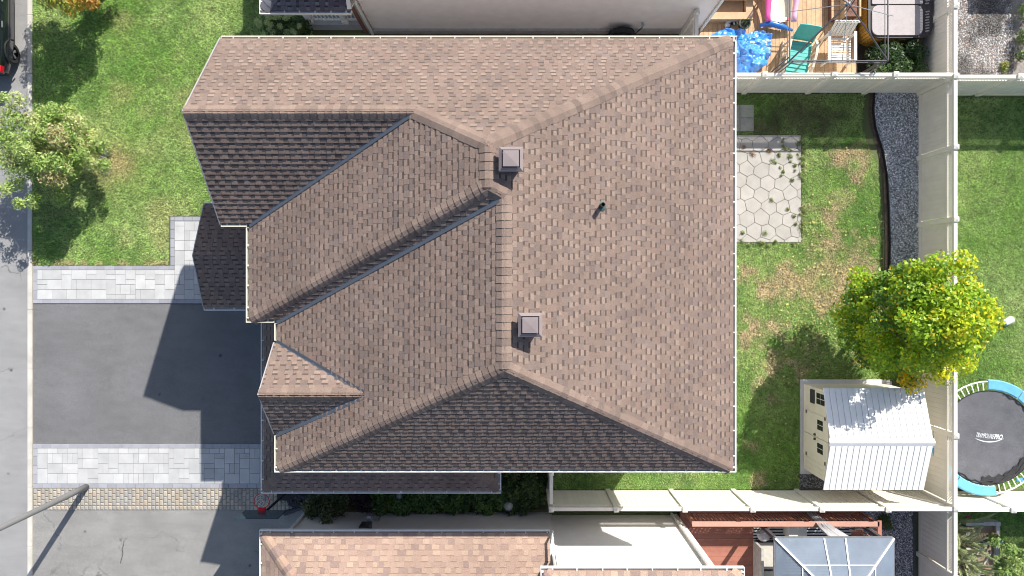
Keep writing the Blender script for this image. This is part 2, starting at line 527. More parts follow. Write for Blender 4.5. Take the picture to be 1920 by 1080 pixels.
# patio of irregular many-sided stones
px0, py0, px1, py1 = 5.05, 1.47, 9.30, 4.92
patio = sheet('patio', rect(px0,py0,px1,py1), .013, M['joint'])
S = .46
pts = []
j = 0; y = py0 - S
while y < py1 + S:
    x = px0 - S + (S/2 if j % 2 else 0)
    while x < px1 + S:
        pts.append((x + rng.uniform(-.17,.17)*S, y + rng.uniform(-.17,.17)*S)); x += S
    y += S*.87; j += 1
for i, p in enumerate(pts):
    cell = rect(px0,py0,px1,py1)
    for k, q in enumerate(pts):
        if k == i: continue
        dx, dy = q[0]-p[0], q[1]-p[1]; d = math.hypot(dx, dy)
        if d > S*2.2: continue
        mx_, my_ = p[0]+dx*(.5-.006/d), p[1]+dy*(.5-.006/d)
        t = (-dy/d*5, dx/d*5)
        hp = [(mx_-t[0],my_-t[1]), (mx_+t[0],my_+t[1]), (mx_+t[0]-dx/d*9,my_+t[1]-dy/d*9), (mx_-t[0]-dx/d*9,my_-t[1]-dy/d*9)]
        cell = clip_convex(cell, ccw(hp))
        if not cell: break
    if len(cell) > 2 and abs(area2(cell)) > .01:
        mb = MB(); c = (sum(a[0] for a in cell)/len(cell), sum(a[1] for a in cell)/len(cell))
        inn = [(a[0]+(c[0]-a[0])*.03, a[1]+(c[1]-a[1])*.03) for a in cell]
        n = len(cell); z = .034 + rng.uniform(-.002,.003)
        mb.add([(a[0],a[1],.012) for a in cell] + [(a[0],a[1],z-.005) for a in cell] + [(a[0],a[1],z) for a in inn],
               [(i_,(i_+1)%n,n+(i_+1)%n,n+i_) for i_ in range(n)] + [(n+i_,n+(i_+1)%n,2*n+(i_+1)%n,2*n+i_) for i_ in range(n)] + [tuple(range(2*n,3*n))])
        mb.build('paving_stone', M['stone'], patio)
slabs = sheet('slab_path', rect(6.88,5.03,7.80,5.93), .011, M['soil'])
for i in range(2):
    for j in range(2):
        paver_piece(slabs, 6.89+.455*i, 5.05+.43*j, .44, .42, .036, M['stone'], 'paving_slab')
# concrete slabs by the side gate, in the shade
sg = sheet('gate_path', rect(-.2,-5.45,1.1,-4.5), .011, M['soil'])
for i in range(2): paver_piece(sg, -.15+.6*i, -5.3, .58, .75, .036, M['stone'], 'paving_slab')

# ------------------------------------------------------------------ lawns
front_poly = [(-15.43,.75),(-11.05,.75),(-11.05,2.33),(-6.4,2.33),(-6.4,8.1),(-7.2,12.0),(-15.43,12.0)]
sheet('front_lawn', front_poly, .008, M['turf'])
back_poly = [(1.25,-6.48),(9.25,-6.48),(9.25,-2.92),(13.0,-2.92),(13.0,-.35),(12.05,-.35),(12.0,.3),(11.85,.4),(11.95,2.0),(11.75,4.0),(11.4,4.7),(11.25,5.3),(11.35,6.25),(5.05,6.25),(5.05,4.94),(9.32,4.94),(9.32,1.45),(5.05,1.45),(5.05,-4.0),(1.25,-4.0)]
sheet('back_lawn', back_poly, .008, M['turf'])
east_poly = rect(13.15,-6.5,20,6.2)
sheet('east_lawn', east_poly, .008, M['turf'])
sheet('south_east_garden', rect(13.15,-14,20,-6.6), .007, M['turf'])
sheet('gravel_yard', rect(13.15,6.3,20,14), .007, mat('pale_gravel_base', (.22,.20,.185), .95, .3, 6, fine=.4, fscale=40))
sheet('side_bed', rect(-6.0,-7.15,1.1,-5.3), .007, M['soil'])
sheet('alley', rect(-4.6,6.0,5.3,8.3), .006, M['soil'])
sheet('hot_tub_bed', rect(11.0,6.4,13.0,9.0), .0065, M['soil'])

def tex(x, y, c):
    return c*(.60+.80*VN2(x,y,8.0)*.5+.80*VN3(x+y*.2,y,15.0)*.5)[:,None]

def blades(name, poly, n_m2, colfn, z=.01, L=(.05,.105), wd=(.012,.024), exclude=None, label=None):
    xs = [p[0] for p in poly]; ys_ = [p[1] for p in poly]
    x0, x1, y0, y1 = min(xs), max(xs), min(ys_), max(ys_)
    n = int((x1-x0)*(y1-y0)*n_m2)
    x = nrg.uniform(x0,x1,n); y = nrg.uniform(y0,y1,n)
    k = in_poly(x, y, poly)
    if exclude is not None: k &= ~exclude(x, y)
    x, y = x[k], y[k]
    c, keep = colfn(x, y)
    k = nrg.random(len(x)) < keep
    x, y, c = x[k], y[k], c[k]; n = len(x); c = tex(x, y, c)
    l = nrg.uniform(*L, n); a = nrg.uniform(0, 2*np.pi, n); t = nrg.uniform(.12, .85, n); w = nrg.uniform(*wd, n)
    dx, dy = np.cos(a)*np.cos(t)*l, np.sin(a)*np.cos(t)*l; dz = np.sin(t)*l
    b = a + np.pi/2 + nrg.uniform(-.5,.5,n)
    V = np.empty((n,3,3))
    V[:,0] = np.stack([x+np.cos(b)*w/2, y+np.sin(b)*w/2, np.full(n,z)],1)
    V[:,1] = np.stack([x-np.cos(b)*w/2, y-np.sin(b)*w/2, np.full(n,z)],1)
    V[:,2] = np.stack([x+dx, y+dy, z+dz],1)
    F = np.arange(n*3).reshape(n,3)
    me = np_mesh(name, V.reshape(-1,3), F, M['grass'], c)
    return tag(link(name, me), label, 'grass', None, 'stuff')

G_DK = np.array((.10,.23,.045)); G_MID = np.array((.275,.47,.10)); G_LT = np.array((.51,.64,.24)); G_DRY = np.array((.72,.56,.36))
def jit(c, s=.3):
    f = nrg.uniform(1-s, 1+s, len(c))[:, None]
    return c*f
def col_front(x, y):
    a = np.clip((VN.fbm(x,y,.55)-.3)*2.2, 0, 1); b = np.clip((VN2.fbm(x,y,1.4)-.42)*2.5, 0, 1)
    c = lerp3(G_MID, G_LT, a); c = lerp3(c, G_DK*1.4, b*.55)
    dry = np.clip((VN3.fbm(x,y,.8)-.52)*4, 0, 1)
    edge = np.exp(-((y-.80)/.10)**2)*(VN.fbm(x,y,2.0) > .42)
    ring = np.exp(-(((x+12.75)**2+(y-4.2)**2)/.35))
    c = lerp3(c, G_DRY*np.array((.8,.9,.7)), np.clip(dry*.45 + edge*.9 + ring*.8, 0, 1))
    return jit(c, .5), np.full(len(x), 1.0)
def col_back(x, y):
    a = np.clip((VN.fbm(x+5,y,.7)-.3)*2, 0, 1)
    c = lerp3(G_MID*.95, G_LT*.85, a)
    c = lerp3(c, G_DK*1.3, np.clip((VN2.fbm(x,y,1.3)-.42)*3, 0, 1)*.7)
    dry = np.zeros(len(x))
    for (cx, cy, rx, ry, s) in ((10.75,4.15,.75,.45,1.0),(11.1,3.9,.45,.5,1.0),(10.5,.55,1.4,1.3,1.0),(11.6,.1,.8,1.6,1.0),(9.0,.1,2.4,1.1,.5),(8.6,-1.6,1.8,1.2,.36),(10.3,2.2,.7,1.2,.55)):
        dry = np.maximum(dry, s*np.exp(-(((x-cx)/rx)**2+((y-cy)/ry)**2)*1.2))
    dry = np.clip((dry + (VN3.fbm(x,y,1.6)-.5)*1.6)*2.6-.75, 0, 1)
    # tufts of clover and weed stay green
    for (cx, cy, r) in ((10.05,.18,.33),(9.85,1.05,.3),(10.6,1.0,.3),(9.6,2.25,.35),(9.2,1.2,.4),(11.0,3.95,.22),(10.9,1.5,.3)):
        dry *= 1-np.exp(-(((x-cx)**2+(y-cy)**2)/r**2))*.95
    c = lerp3(c, G_DRY*.92, dry)
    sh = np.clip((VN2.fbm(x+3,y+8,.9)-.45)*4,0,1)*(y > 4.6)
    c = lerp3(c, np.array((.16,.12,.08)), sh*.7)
    return jit(c, .35), 1-.25*dry
def col_east(x, y):
    a = np.clip((VN.fbm(x,y,.8)-.3)*2, 0, 1)
    c = lerp3(G_MID*.95, G_LT*.92, a); c = lerp3(c, G_DK*1.3, np.clip((VN2.fbm(x,y,1.5)-.45)*3,0,1)*.4)
    return jit(c, .35), np.full(len(x), 1.0)
blades('front_grass', front_poly, 2300, col_front, label='mown front lawn grass between the curb and the brown house')
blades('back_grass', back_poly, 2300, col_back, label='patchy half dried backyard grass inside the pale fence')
blades('east_grass', rect(13.2,-6.4,16.9,6.1), 2300, col_east, label='lush green grass beyond the back fence')
blades('garden_grass', rect(13.2,-10,16.9,-6.7), 1800, col_east, label='grass around the raised bed beyond the back fence')

# pebbles
def pebbles(name, poly, n_m2, size, base, z, label, contrast=.6, mixc=None, patch=False):
    xs = [p[0] for p in poly]; ys_ = [p[1] for p in poly]
    n = int((max(xs)-min(xs))*(max(ys_)-min(ys_))*n_m2)
    x = nrg.uniform(min(xs),max(xs),n); y = nrg.uniform(min(ys_),max(ys_),n)
    k = in_poly(x,y,poly); x, y = x[k], y[k]; n = len(x)
    s = nrg.uniform(*size, n)
    O = np.array([(1,0,0),(0,1,0),(-1,0,0),(0,-1,0),(0,0,1)], float)
    a = nrg.uniform(0,2*np.pi,n)
    V = np.empty((n,5,3))
    for i, o in enumerate(O):
        f = nrg.uniform(.6,1.2,n)*s
        V[:,i,0] = x + (o[0]*np.cos(a)-o[1]*np.sin(a))*f + (nrg.uniform(-.3,.3,n)*s if i == 4 else 0)
        V[:,i,1] = y + (o[0]*np.sin(a)+o[1]*np.cos(a))*f
        V[:,i,2] = z + (o[2]*f*.9 if i == 4 else nrg.uniform(-.15,.3,n)*s)
    T = np.array([(0,1,4),(1,2,4),(2,3,4),(3,0,4)])
    F = (np.arange(n)[:,None,None]*5 + T[None]).reshape(-1,3)
    g = nrg.random(n)**1.7
    c = np.asarray(base)[None]*(1-contrast + contrast*2.6*g)[:,None]
    if mixc is not None:
        k = nrg.random(n) < .12; c[k] = np.asarray(mixc)*nrg.uniform(.7,1.2,k.sum())[:,None]
    if patch: c = c*(.35+.75*np.clip((VN.fbm(x,y,1.3)-.33)*5,0,1))[:,None]
    me = np_mesh(name, V.reshape(-1,3), F, M['gravel'], np.repeat(c,4,0))
    return tag(link(name, me), label, 'gravel', None, 'stuff')
strip_poly = [W(px,py)[:2] for px,py in ((1640,172),(1722,172),(1722,560),(1668,560),(1669,455),(1667,390),(1664,330),(1656,285),(1641,240),(1637,210))]
sheet('gravel_bed', strip_poly, .012, mat('gravel_base_mat', (.22,.22,.225), .95, .3, 10))
pebbles('dark_gravel', strip_poly, 2300, (.014,.034), (.52,.52,.53), .016, 'dark grey gravel strip along the back fence', .75, (.5,.5,.52))
ne_poly = [(13.2,6.35),(16.1,6.35),(16.2,8.0),(15.9,11),(13.2,11)]
pebbles('pale_gravel', ne_poly, 1500, (.015,.035), (.31,.30,.295), .012, 'pale gravel yard in the far corner beyond the fences', .6, (.30,.20,.15), patch=True)
se_poly = [(9.5,-10),(12.9,-10),(12.9,-6.7),(7.2,-6.7),(7.2,-7.0),(11.2,-7.0),(11.0,-10)]
sheet('south_gravel_bed', [(5.5,-10.5),(13.0,-10.5),(13.0,-6.62),(5.5,-6.62)], .010, mat('south_gravel_base', (.10,.095,.095), .95, .3, 10))
pebbles('south_gravel', se_poly, 1900, (.013,.03), (.40,.385,.39), .014, 'mixed grey gravel between the red deck and the fences', .7, (.45,.43,.43))
shed_gr = [(9.25,-6.45),(10.5,-6.45),(10.3,-5.95),(9.3,-5.95)]
pebbles('shed_gravel', shed_gr, 2200, (.012,.028), (.22,.21,.22), .014, 'grey gravel beside the shed and south fence', .7)
# black plastic edging on the gravel strip
ed = MB()
ep = [W(px,py)[:2] for px,py in ((1638,172),(1636,210),(1640,240),(1654,285),(1662,330),(1665,390),(1667,455),(1666,520))]
ep2 = []
for i in range(len(ep)-1):
    for t in (0,.34,.67): ep2.append((ep[i][0]+(ep[i+1][0]-ep[i][0])*t, ep[i][1]+(ep[i+1][1]-ep[i][1])*t))
ep2.append(ep[-1])
for p, q in zip(ep2[:-1], ep2[1:]): ed.bar((p[0],p[1],.04),(q[0],q[1],.04),.02,.11)
single('garden_edging', ed, M['black'], 'black plastic edging curving along the gravel strip', 'edging')
sheet('mulch_strip', [(p[0]-.02,p[1]) for p in ep2] + [(p[0]-.13,p[1]) for p in ep2[::-1]], .0115, mat('mulch_mat', (.10,.07,.055), .95, .4, 8, fine=.4))
# fallen leaves on the back lawn
n = 900
lx = nrg.normal(9.9, 1.3, n); ly = nrg.normal(-.6, 2.2, n)
k = in_poly(lx, ly, back_poly); lx, ly = lx[k], ly[k]; n = len(lx)
a = nrg.uniform(0,2*np.pi,n); s = nrg.uniform(.018,.038,n)
V = np.empty((n,4,3))
for i in range(4):
    V[:,i,0] = lx + np.cos(a+i*np.pi/2)*s; V[:,i,1] = ly + np.sin(a+i*np.pi/2)*s*(.6 if i % 2 else 1); V[:,i,2] = .07 + nrg.uniform(0,.03,n)
c = jit(np.tile(np.array([(.62,.52,.22)]),(n,1)), .35)
tag(link('fallen_leaf_litter', np_mesh('fallen_leaf_litter', V.reshape(-1,3), np.arange(4*n).reshape(n,4), M['leaf'], c)), 'scattered fallen yellow leaves on the dry back lawn', 'leaves', None, 'stuff')
# ------------------------------------------------------------------ roofs
_w = lambda L: [(a*.755, b*.697, c*.652) for (a,b,c) in L]
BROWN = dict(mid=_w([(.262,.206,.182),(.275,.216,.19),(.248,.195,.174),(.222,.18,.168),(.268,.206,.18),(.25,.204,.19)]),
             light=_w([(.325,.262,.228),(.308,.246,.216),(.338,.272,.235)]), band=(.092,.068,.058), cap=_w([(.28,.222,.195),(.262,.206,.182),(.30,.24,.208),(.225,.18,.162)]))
ORANGE = dict(mid=[(.335,.235,.187),(.355,.25,.198),(.32,.222,.178),(.275,.195,.165),(.34,.242,.192)],
             light=[(.385,.28,.215),(.37,.265,.205)], band=(.25,.16,.125), cap=[(.385,.262,.198),(.31,.212,.175),(.42,.292,.215),(.26,.185,.16)])
SLATE = dict(mid=[(.085,.085,.105),(.10,.10,.12),(.075,.07,.09)], light=[(.15,.15,.17),(.12,.12,.14)], band=(.03,.03,.04), cap=[(.16,.16,.18),(.13,.13,.15)])

class Slope:
    """plane z = ze + pitch * distance up-slope (in plan) from the point o along d"""
    def __init__(self, o, d, pitch, ze, polys):
        self.o = o; L = math.hypot(*d); self.d = (d[0]/L, d[1]/L); self.p = pitch; self.ze = ze
        self.polys = [ccw(p) for p in polys]; self.th = None
    def t(self, x, y): return (x-self.o[0])*self.d[0] + (y-self.o[1])*self.d[1]
    def z(self, x, y): return self.ze + self.p*self.t(x, y)

def shingles(house, slopes, pal, n_single=300, e=.132, seed=1, th=(.021,.011), wr=((.10,.20),(.085,.155)), bandf=.36, single_filter=None):
    r = random.Random(seed)
    cells = []   # (score, list of (polygon, colour, height), slope, course start)
    for sl in slopes:
        deck = MB(); deck.col = pal['mid'][-1]
        for p in sl.polys:
            deck.add([(a[0],a[1],sl.z(*a)-.004) for a in p] + [(a[0],a[1],sl.z(*a)-.05) for a in p],
                     [tuple(range(len(p))), tuple(range(2*len(p)-1,len(p)-1,-1))] + [(i,len(p)+i,len(p)+(i+1)%len(p),(i+1)%len(p)) for i in range(len(p))])
        sl.obj = deck.build('roof_slope', M['shingle'], house)
        ep = e/math.sqrt(1+sl.p**2)
        d = sl.d; s_ = (-d[1], d[0])
        allp = [a for p in sl.polys for a in p]
        ts = [sl.t(*a) for a in allp]; ss = [(a[0]-sl.o[0])*s_[0]+(a[1]-sl.o[1])*s_[1] for a in allp]
        t0 = min(ts); i = 0
        while t0 + i*ep < max(ts):
            ta = t0 + i*ep; tb = ta + ep
            s = min(ss) - r.random()*.3; tooth = r.random() < .5
            while s < max(ss):
                w = r.uniform(*wr[0]) if tooth else r.uniform(*wr[1])
                sa, sb = s + .0015, s + w - .0015
                def R(a, b):
                    return [(sl.o[0]+d[0]*tt+s_[0]*q, sl.o[1]+d[1]*tt+s_[1]*q) for (tt, q) in ((a,sa),(a,sb),(b,sb),(b,sa))]
                f = r.uniform(.94, 1.06)
                if tooth:
                    c = r.choice(pal['mid']); parts = [(R(ta,tb), tuple(k*f for k in c), (sl.th or th)[0])]
                else:
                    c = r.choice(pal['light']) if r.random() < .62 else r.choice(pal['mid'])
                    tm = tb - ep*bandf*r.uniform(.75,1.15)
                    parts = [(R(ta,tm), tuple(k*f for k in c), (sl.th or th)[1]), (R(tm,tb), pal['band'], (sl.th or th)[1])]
                out = []; ar = 0; full = True
                for (poly, c, h) in parts:
                    poly = ccw(poly); A0 = area2(poly)
                    for cp in sl.polys:
                        q = clip_convex(poly, cp)
                        if len(q) > 2:
                            A = area2(q)
                            if A > 1e-6: out.append((q, c, h)); ar += A; full &= A > A0*.999
                if out:
                    zc = sl.z(*out[0][0][0])
                    cells.append((ar/(CAM_H-zc)**2*(1 if full else .5), out, sl, ta, ep))
                s += w; tooth = not tooth
            i += 1
    order = sorted(range(len(cells)), key=lambda k: -cells[k][0])
    chosen = set(k for k in order if (single_filter is None or single_filter(cells[k])) )
    if len(chosen) > n_single:
        sel = [k for k in order if k in chosen]
        chosen = set(sel[:n_single])
    rest = MB()
    def put(mb, cell):
        _, out, sl, ta, ep = cell
        for (q, c, h) in out:
            mb.col = c; n = len(q); V = []
            for (x, y) in q:
                f = 1 - (sl.t(x,y)-ta)/ep
                V.append((x, y, sl.z(x,y) + h*f + .001))
            for (x, y) in q: V.append((x, y, sl.z(x,y) - .004))
            mb.add(V, [tuple(range(n))] + [(i, n+i, n+(i+1)%n, (i+1)%n) for i in range(n)])
    for k, c in enumerate(cells):
        if k in chosen:
            mb = MB(); put(mb, c); mb.build('shingle', M['shingle'], c[2].obj)
        else: put(rest, c)
    rest.build('shingle_field', M['shingle'], house, kind='stuff')
    return len(cells)

def caps(house, p0, p1, sl_a, sl_b, pal, r, L=.155, hw=.175):
    """ridge caps from p0 (low) to p1 (high), folded over the two slopes"""
    p0 = Vector(p0); p1 = Vector(p1); d = p1 - p0; n = max(1, int(d.length/L)); st = d/n
    dn = d.normalized()
    hd = Vector((dn.x, dn.y, 0)).normalized()
    side = Vector((-hd.y, hd.x, 0))
    def drop(sl, sgn):
        # direction in the slope's plane square to the ridge
        nrm = Vector((-sl.p*sl.d[0], -sl.p*sl.d[1], 1)).normalized()
        v = dn.cross(nrm).normalized()
        return v if v.dot(side)*sgn > 0 else -v, nrm
    va, na = drop(sl_a, 1); vb, nb = drop(sl_b, -1)
    up = (na + nb).normalized()
    for i in range(n):
        a = p0 + st*i - dn*.012; b = p0 + st*(i+1) + dn*.02
        w = hw*r.uniform(.95,1.06)
        mb = MB(); c = r.choice(pal['cap']); f = r.uniform(.92,1.08); mb.col = tuple(k*f for k in c)
        t0, t1 = .030, .014
        lo = [a+va*w+na*t0*.7, a+va*w*.25+na*t0+up*.006, a+vb*w*.25+nb*t0+up*.006, a+vb*w+nb*t0*.7]
        hi = [b+va*w+na*t1*.7, b+va*w*.25+na*t1+up*.006, b+vb*w*.25+nb*t1+up*.006, b+vb*w+nb*t1*.7]
        lob = [a+va*w-na*.004, a+vb*w-nb*.004]; hib = [b+va*w-na*.004, b+vb*w-nb*.004]
        V = lo + hi + lob + hib
        mb.add(V, [(0,1,5,4),(1,2,6,5),(2,3,7,6),(8,0,4,10),(3,9,11,7),(8,9,3,2,1,0)])
        mb.build('ridge_cap', M['shingle'], house)

def flashing(house, p0, p1, w=.12, lift=.022):
    p0 = Vector(p0)+Vector((0,0,lift)); p1 = Vector(p1)+Vector((0,0,lift)); d = (p1-p0); hd = Vector((d.x,d.y,0)).normalized(); s = Vector((-hd.y,hd.x,0))
    mb = MB(); up = Vector((0,0,.018))
    mb.add([p0+s*w/2+up, p0, p0-s*w/2+up, p1+s*w/2+up, p1, p1-s*w/2+up], [(0,1,4,3),(1,2,5,4)])
    mb.build('valley_flashing', M['valley'], house)

def gutter(house, p0, p1, z, out, m, wd=.115, ht=.11, step=.60, ends=(True,True)):
    """U-shaped gutter along p0-p1 (outer edge); out = outward direction in plan"""
    x0, y0 = p0; x1, y1 = p1
    ox, oy = -out[0], -out[1]          # inward
    L = math.hypot(x1-x0, y1-y0); ux, uy = (x1-x0)/L, (y1-y0)/L
    def bx(mb, a0, a1, i0, i1, z0, z1):
        c = Vector((x0+ux*(a0+a1)/2+ox*(i0+i1)/2, y0+uy*(a0+a1)/2+oy*(i0+i1)/2, (z0+z1)/2))
        mb.obox(c, (ux*(a1-a0)/2,uy*(a1-a0)/2,0), (ox*(i1-i0)/2,oy*(i1-i0)/2,0), (0,0,(z1-z0)/2))
    mb = MB()
    bx(mb, 0, L, 0, .026, z-.018, z)            # rolled lip
    bx(mb, 0.002, L-.002, .004, .016, z-ht, z-.018)
    bx(mb, 0.002, L-.002, .016, wd-.014, z-ht, z-ht+.01)
    bx(mb, 0, L, wd-.014, wd, z-ht, z+.004)
    for k, e in enumerate(ends):
        if e: bx(mb, (0 if k == 0 else L-.012)+.0005, (.012 if k == 0 else L)-.0005, .026, wd-.014, z-ht+.011, z-.001)
    g = mb.build('gutter', m, house)
    k = step*.5
    i = 0
    me = None
    while k < L:
        h = MB(); bx(h, k-.014, k+.014, .027, wd-.012, z-.010, z+.006)
        h.build('gutter_hanger', M['cream'] if m is not M['white'] else M['white'], g)
        k += step*rng.uniform(.93,1.07)
    # fascia board behind
    f = MB(); bx(f, 0.003, L-.003, wd+.001, wd+.022, z-.18, z-.002)
    f.build('fascia', m, house)
    return g

def rake(house, p0, p1, m, side, h=.16, t=.025):
    p0 = Vector(p0); p1 = Vector(p1); s = Vector((side[0], side[1], 0))*t
    mb = MB(); up = Vector((0,0,.022)); dn = Vector((0,0,-h))
    mb.add([p0+up, p1+up, p1+dn, p0+dn, p0+up+s, p1+up+s, p1+dn+s, p0+dn+s],
           [(0,1,2,3),(7,6,5,4),(0,4,5,1),(2,6,7,3),(1,5,6,2),(0,3,7,4)])
    mb.build('rake_board', m, house)

def walls(house, name, boxes, m):
    mb = MB()
    for b in boxes: mb.box(*b)
    return mb.build(name, m, house)

def siding(name, parent, a0, a1, z0, z1, pos, axis, sgn, m, e=.105, out=.012):
    """lapped boards on a wall; axis 'x': the wall runs along x at y = pos and faces sgn"""
    mb = MB(); n = int((z1-z0)/e)
    for k in range(n+1):
        za = z0+k*e; zb = min(za+e, z1)
        if zb-za < .01: continue
        q = [(a0, pos+sgn*out, za), (a1, pos+sgn*out, za), (a1, pos+sgn*.001, zb), (a0, pos+sgn*.001, zb),
             (a0, pos+sgn*.001, za), (a1, pos+sgn*.001, za)]
        if axis == 'y': q = [(p[1], p[0], p[2]) for p in q]
        mb.add(q, [(0,1,2,3),(0,1,5,4)])
    return mb.build(name, m, parent, kind='stuff')

# ---------------- the brown-roofed house in the middle
H = thing('house', 'large two storey house under the brown hip and gable shingle roof filling the middle', 'house', (-.5,.8,0))
ZE = 5.6; P = .44; Q = .83; SP = .88; D2 = .90
XN, XE = -6.98, 5.38; YN, YS = 6.05, -4.42; XA = -6.38; XC = -5.70; YG = 1.47; YD = -.83
IN = .085
def zB(x): return ZE + P*(XE-x)
xr1 = (XE+XA)/2; zr1 = zB(xr1); xr2 = (XE+XC)/2; zr2 = zB(xr2)
yN1 = YN - (zr1-ZE)/Q                     # where hips of the north slope meet
yD1 = YD + (zr1-ZE)/D2; yD2 = YD + (zr2-ZE)/D2
yS1 = YS + (zr2-ZE)/SP
yGr = (YN+YG)/2; zGr = ZE + Q*(YN-yGr); xGr = XA + (zGr-ZE)/P
# dormer gable over the garage
yd0, yd1 = -3.52, -1.28; ydr = (yd0+yd1)/2; PD = .93; zdr = ZE + PD*(yd1-ydr); xdr = XC + (zdr-ZE)/P
def hipx(y, q, y0, sgn=1):  # plan x on hip between B and a y-slope
    return XE - (abs(y-y0)*q)/P
sB = Slope((XE,0), (-1,0), P, ZE, [
    [(XE-IN,YS+IN*P/SP),(XE-IN,YN-IN*P/Q),(xr2,YN-(zr2-ZE)/Q),(xr2,yS1)],
    [(xr2,YN-(zr2-ZE)/Q),(xr1,yN1),(xr1,yD1),(xr2,yD2)]])
sN = Slope((0,YN), (0,-1), Q, ZE, [
    [(XN,YN-IN),(xGr,YN-IN),(xGr,yGr),(XN,yGr)],
    [(xGr,YN-IN),(XE-IN*Q/P,YN-IN),(xr1,yN1),(xGr,yGr)]])
sG = Slope((0,YG), (0,1), Q, ZE, [[(XN,YG+IN),(XA+IN*Q/P,YG+IN),(xGr,yGr),(XN,yGr)]])
sA = Slope((XA,0), (1,0), P, ZE, [[(XA+IN,YD+IN*P/D2),(xr1,yD1),(xr1,yN1),(xGr,yGr),(XA+IN,YG+IN*P/Q)]])
sD = Slope((0,YD), (0,1), D2, ZE, [[(XA+IN*D2/P,YD+IN),(XC+IN*D2/P,YD+IN),(xr2,yD2),(xr1,yD1)]])
cpoly = ccw([(XC+IN,YS+IN*P/SP),(xr2,yS1),(xr2,yD2),(XC+IN,YD+IN*P/D2)])
big = 30
sC = Slope((XC,0), (1,0), P, ZE, [p for p in [
    clip_convex(cpoly, ccw([(xdr,-big),(big,-big),(big,big),(xdr,big)])),
    clip_convex(clip_convex(cpoly, ccw([(-big,-big),(xdr,-big),(xdr,big),(-big,big)])), ccw([(XC,yd1),(xdr,ydr),(xdr,big),(XC,big)])),
    clip_convex(clip_convex(cpoly, ccw([(-big,-big),(xdr,-big),(xdr,big),(-big,big)])), ccw([(XC,yd0),(xdr,ydr),(xdr,-big),(XC,-big)]))] if p])
sS = Slope((0,YS), (0,1), SP, ZE, [[(XC+IN*SP/P,YS+IN),(XE-IN*SP/P,YS+IN),(xr2,yS1)]])
xd0 = XC - .0
sd1 = Slope((0,yd1), (0,-1), PD, ZE, [[(xd0,yd1-.05),(XC+.05*PD/P,yd1-.05),(xdr,ydr),(xd0,ydr)]])
sd0 = Slope((0,yd0), (0,1), PD, ZE, [[(xd0,yd0+.05),(XC+.05*PD/P,yd0+.05),(xdr,ydr),(xd0,ydr)]])
# porch gable
zp = 2.9; PP = .45; yp0, yp1 = -.63, 2.39; ypr = (yp0+yp1)/2; xp0, xp1 = -8.6, -5.99
zpr = zp + PP*(yp1-ypr)
sP1 = Slope((0,yp1), (0,-1), PP, zp, [[(xp0,yp1-IN),(xp1,yp1-IN),(xp1,ypr),(xp0,ypr)]])
sP0 = Slope((0,yp0), (0,1), PP, zp, [[(xp0,yp0+IN),(xp1,yp0+IN),(xp1,ypr),(xp0,ypr)]])
# skirt roof round the garage
zk = 3.0; xk0, xk1 = -6.98, -.30; yk0 = -5.71; xw = -5.31; yw = -3.98
kx = xw-xk0; ky = yw-yk0
sK_w = Slope((xk0,0), (1,0), .44, zk, [[(xk0+IN,yk0+IN),(xw,yk0+kx),(xw,-.86),(xk0+IN,-.86)]])
sK_s = Slope((0,yk0), (0,1), .44, zk, [[(xk0+IN,yk0+IN),(xk1-IN,yk0+IN),(xk1-ky,yw),(xk0+ky,yw)]])
sK_e = Slope((xk1,0), (-1,0), .44, zk, [[(xk1-IN,yk0+IN),(xk1-IN,yw),(xk1-ky,yw)]])
main_slopes = [sB, sN, sG, sA, sD, sC, sS, sd1, sd0, sP1, sP0, sK_w, sK_s, sK_e]
for q_ in (sG, sD, sS, sd0): q_.th = (.025,.0135)
for q_ in (sA, sC): q_.th = (.013,.006)
for q_ in (sB, sN): q_.th = (.016,.008)
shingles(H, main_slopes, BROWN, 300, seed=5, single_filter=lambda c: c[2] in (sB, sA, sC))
rr = random.Random(17)
def V3(x, y, z): return (x, y, z)
caps(H, (XE-.2,YN-.2*P/Q,ZE+.2*P), (xr1,yN1,zr1), sB, sN, BROWN, rr) if False else None
def cap2(p0, p1, s1, s2, pal=BROWN, house=None, **k):
    # choose which slope lies on which side of the line
    d = Vector(p1)-Vector(p0); sd = Vector((-d.y, d.x, 0)).normalized()
    # a slope lies on the side opposite to its up-slope direction
    a, b = (s1, s2) if -(s1.d[0]*sd.x + s1.d[1]*sd.y) > -(s2.d[0]*sd.x + s2.d[1]*sd.y) else (s2, s1)
    caps(house or H, p0, p1, a, b, pal, rr, **k)
cap2((XE-.15,YN-.15*P/Q,ZE+.15*P), (xr1,yN1,zr1), sB, sN)
cap2((xGr,yGr,zGr), (xr1,yN1,zr1), sA, sN)
cap2((XN,yGr,zGr), (xGr,yGr,zGr), sN, sG)
cap2((xr1,yD1,zr1), (xr1,yN1,zr1), sA, sB)
cap2((XA+.15,YD+.15*P/D2,ZE+.15*P), (xr1,yD1,zr1), sA, sD)
cap2((xr2,yD2,zr2), (xr1,yD1,zr1), sB, sD)
cap2((xr2,yS1,zr2), (xr2,yD2,zr2), sC, sB)
cap2((XE-.15,YS+.15*P/SP,ZE+.15*P), (xr2,yS1,zr2), sB, sS)
cap2((XC+.15,YS+.15*P/SP,ZE+.15*P), (xr2,yS1,zr2), sC, sS)
cap2((xd0,ydr,zdr), (xdr+.1,ydr,zdr), sd1, sd0)
cap2((xk0+.1,yk0+.1,zk+.044), (xw,yk0+kx,zk+.44*kx), sK_w, sK_s, hw=.12)
cap2((xk1-.1,yk0+.1,zk+.044), (xk1-ky,yw,zk+.44*ky), sK_e, sK_s, hw=.12)
flashing(H, (XA+.08,YG+.08*P/Q,ZE+.035), (xGr-.15,yGr-.15*P/Q,zGr-.066), .15)
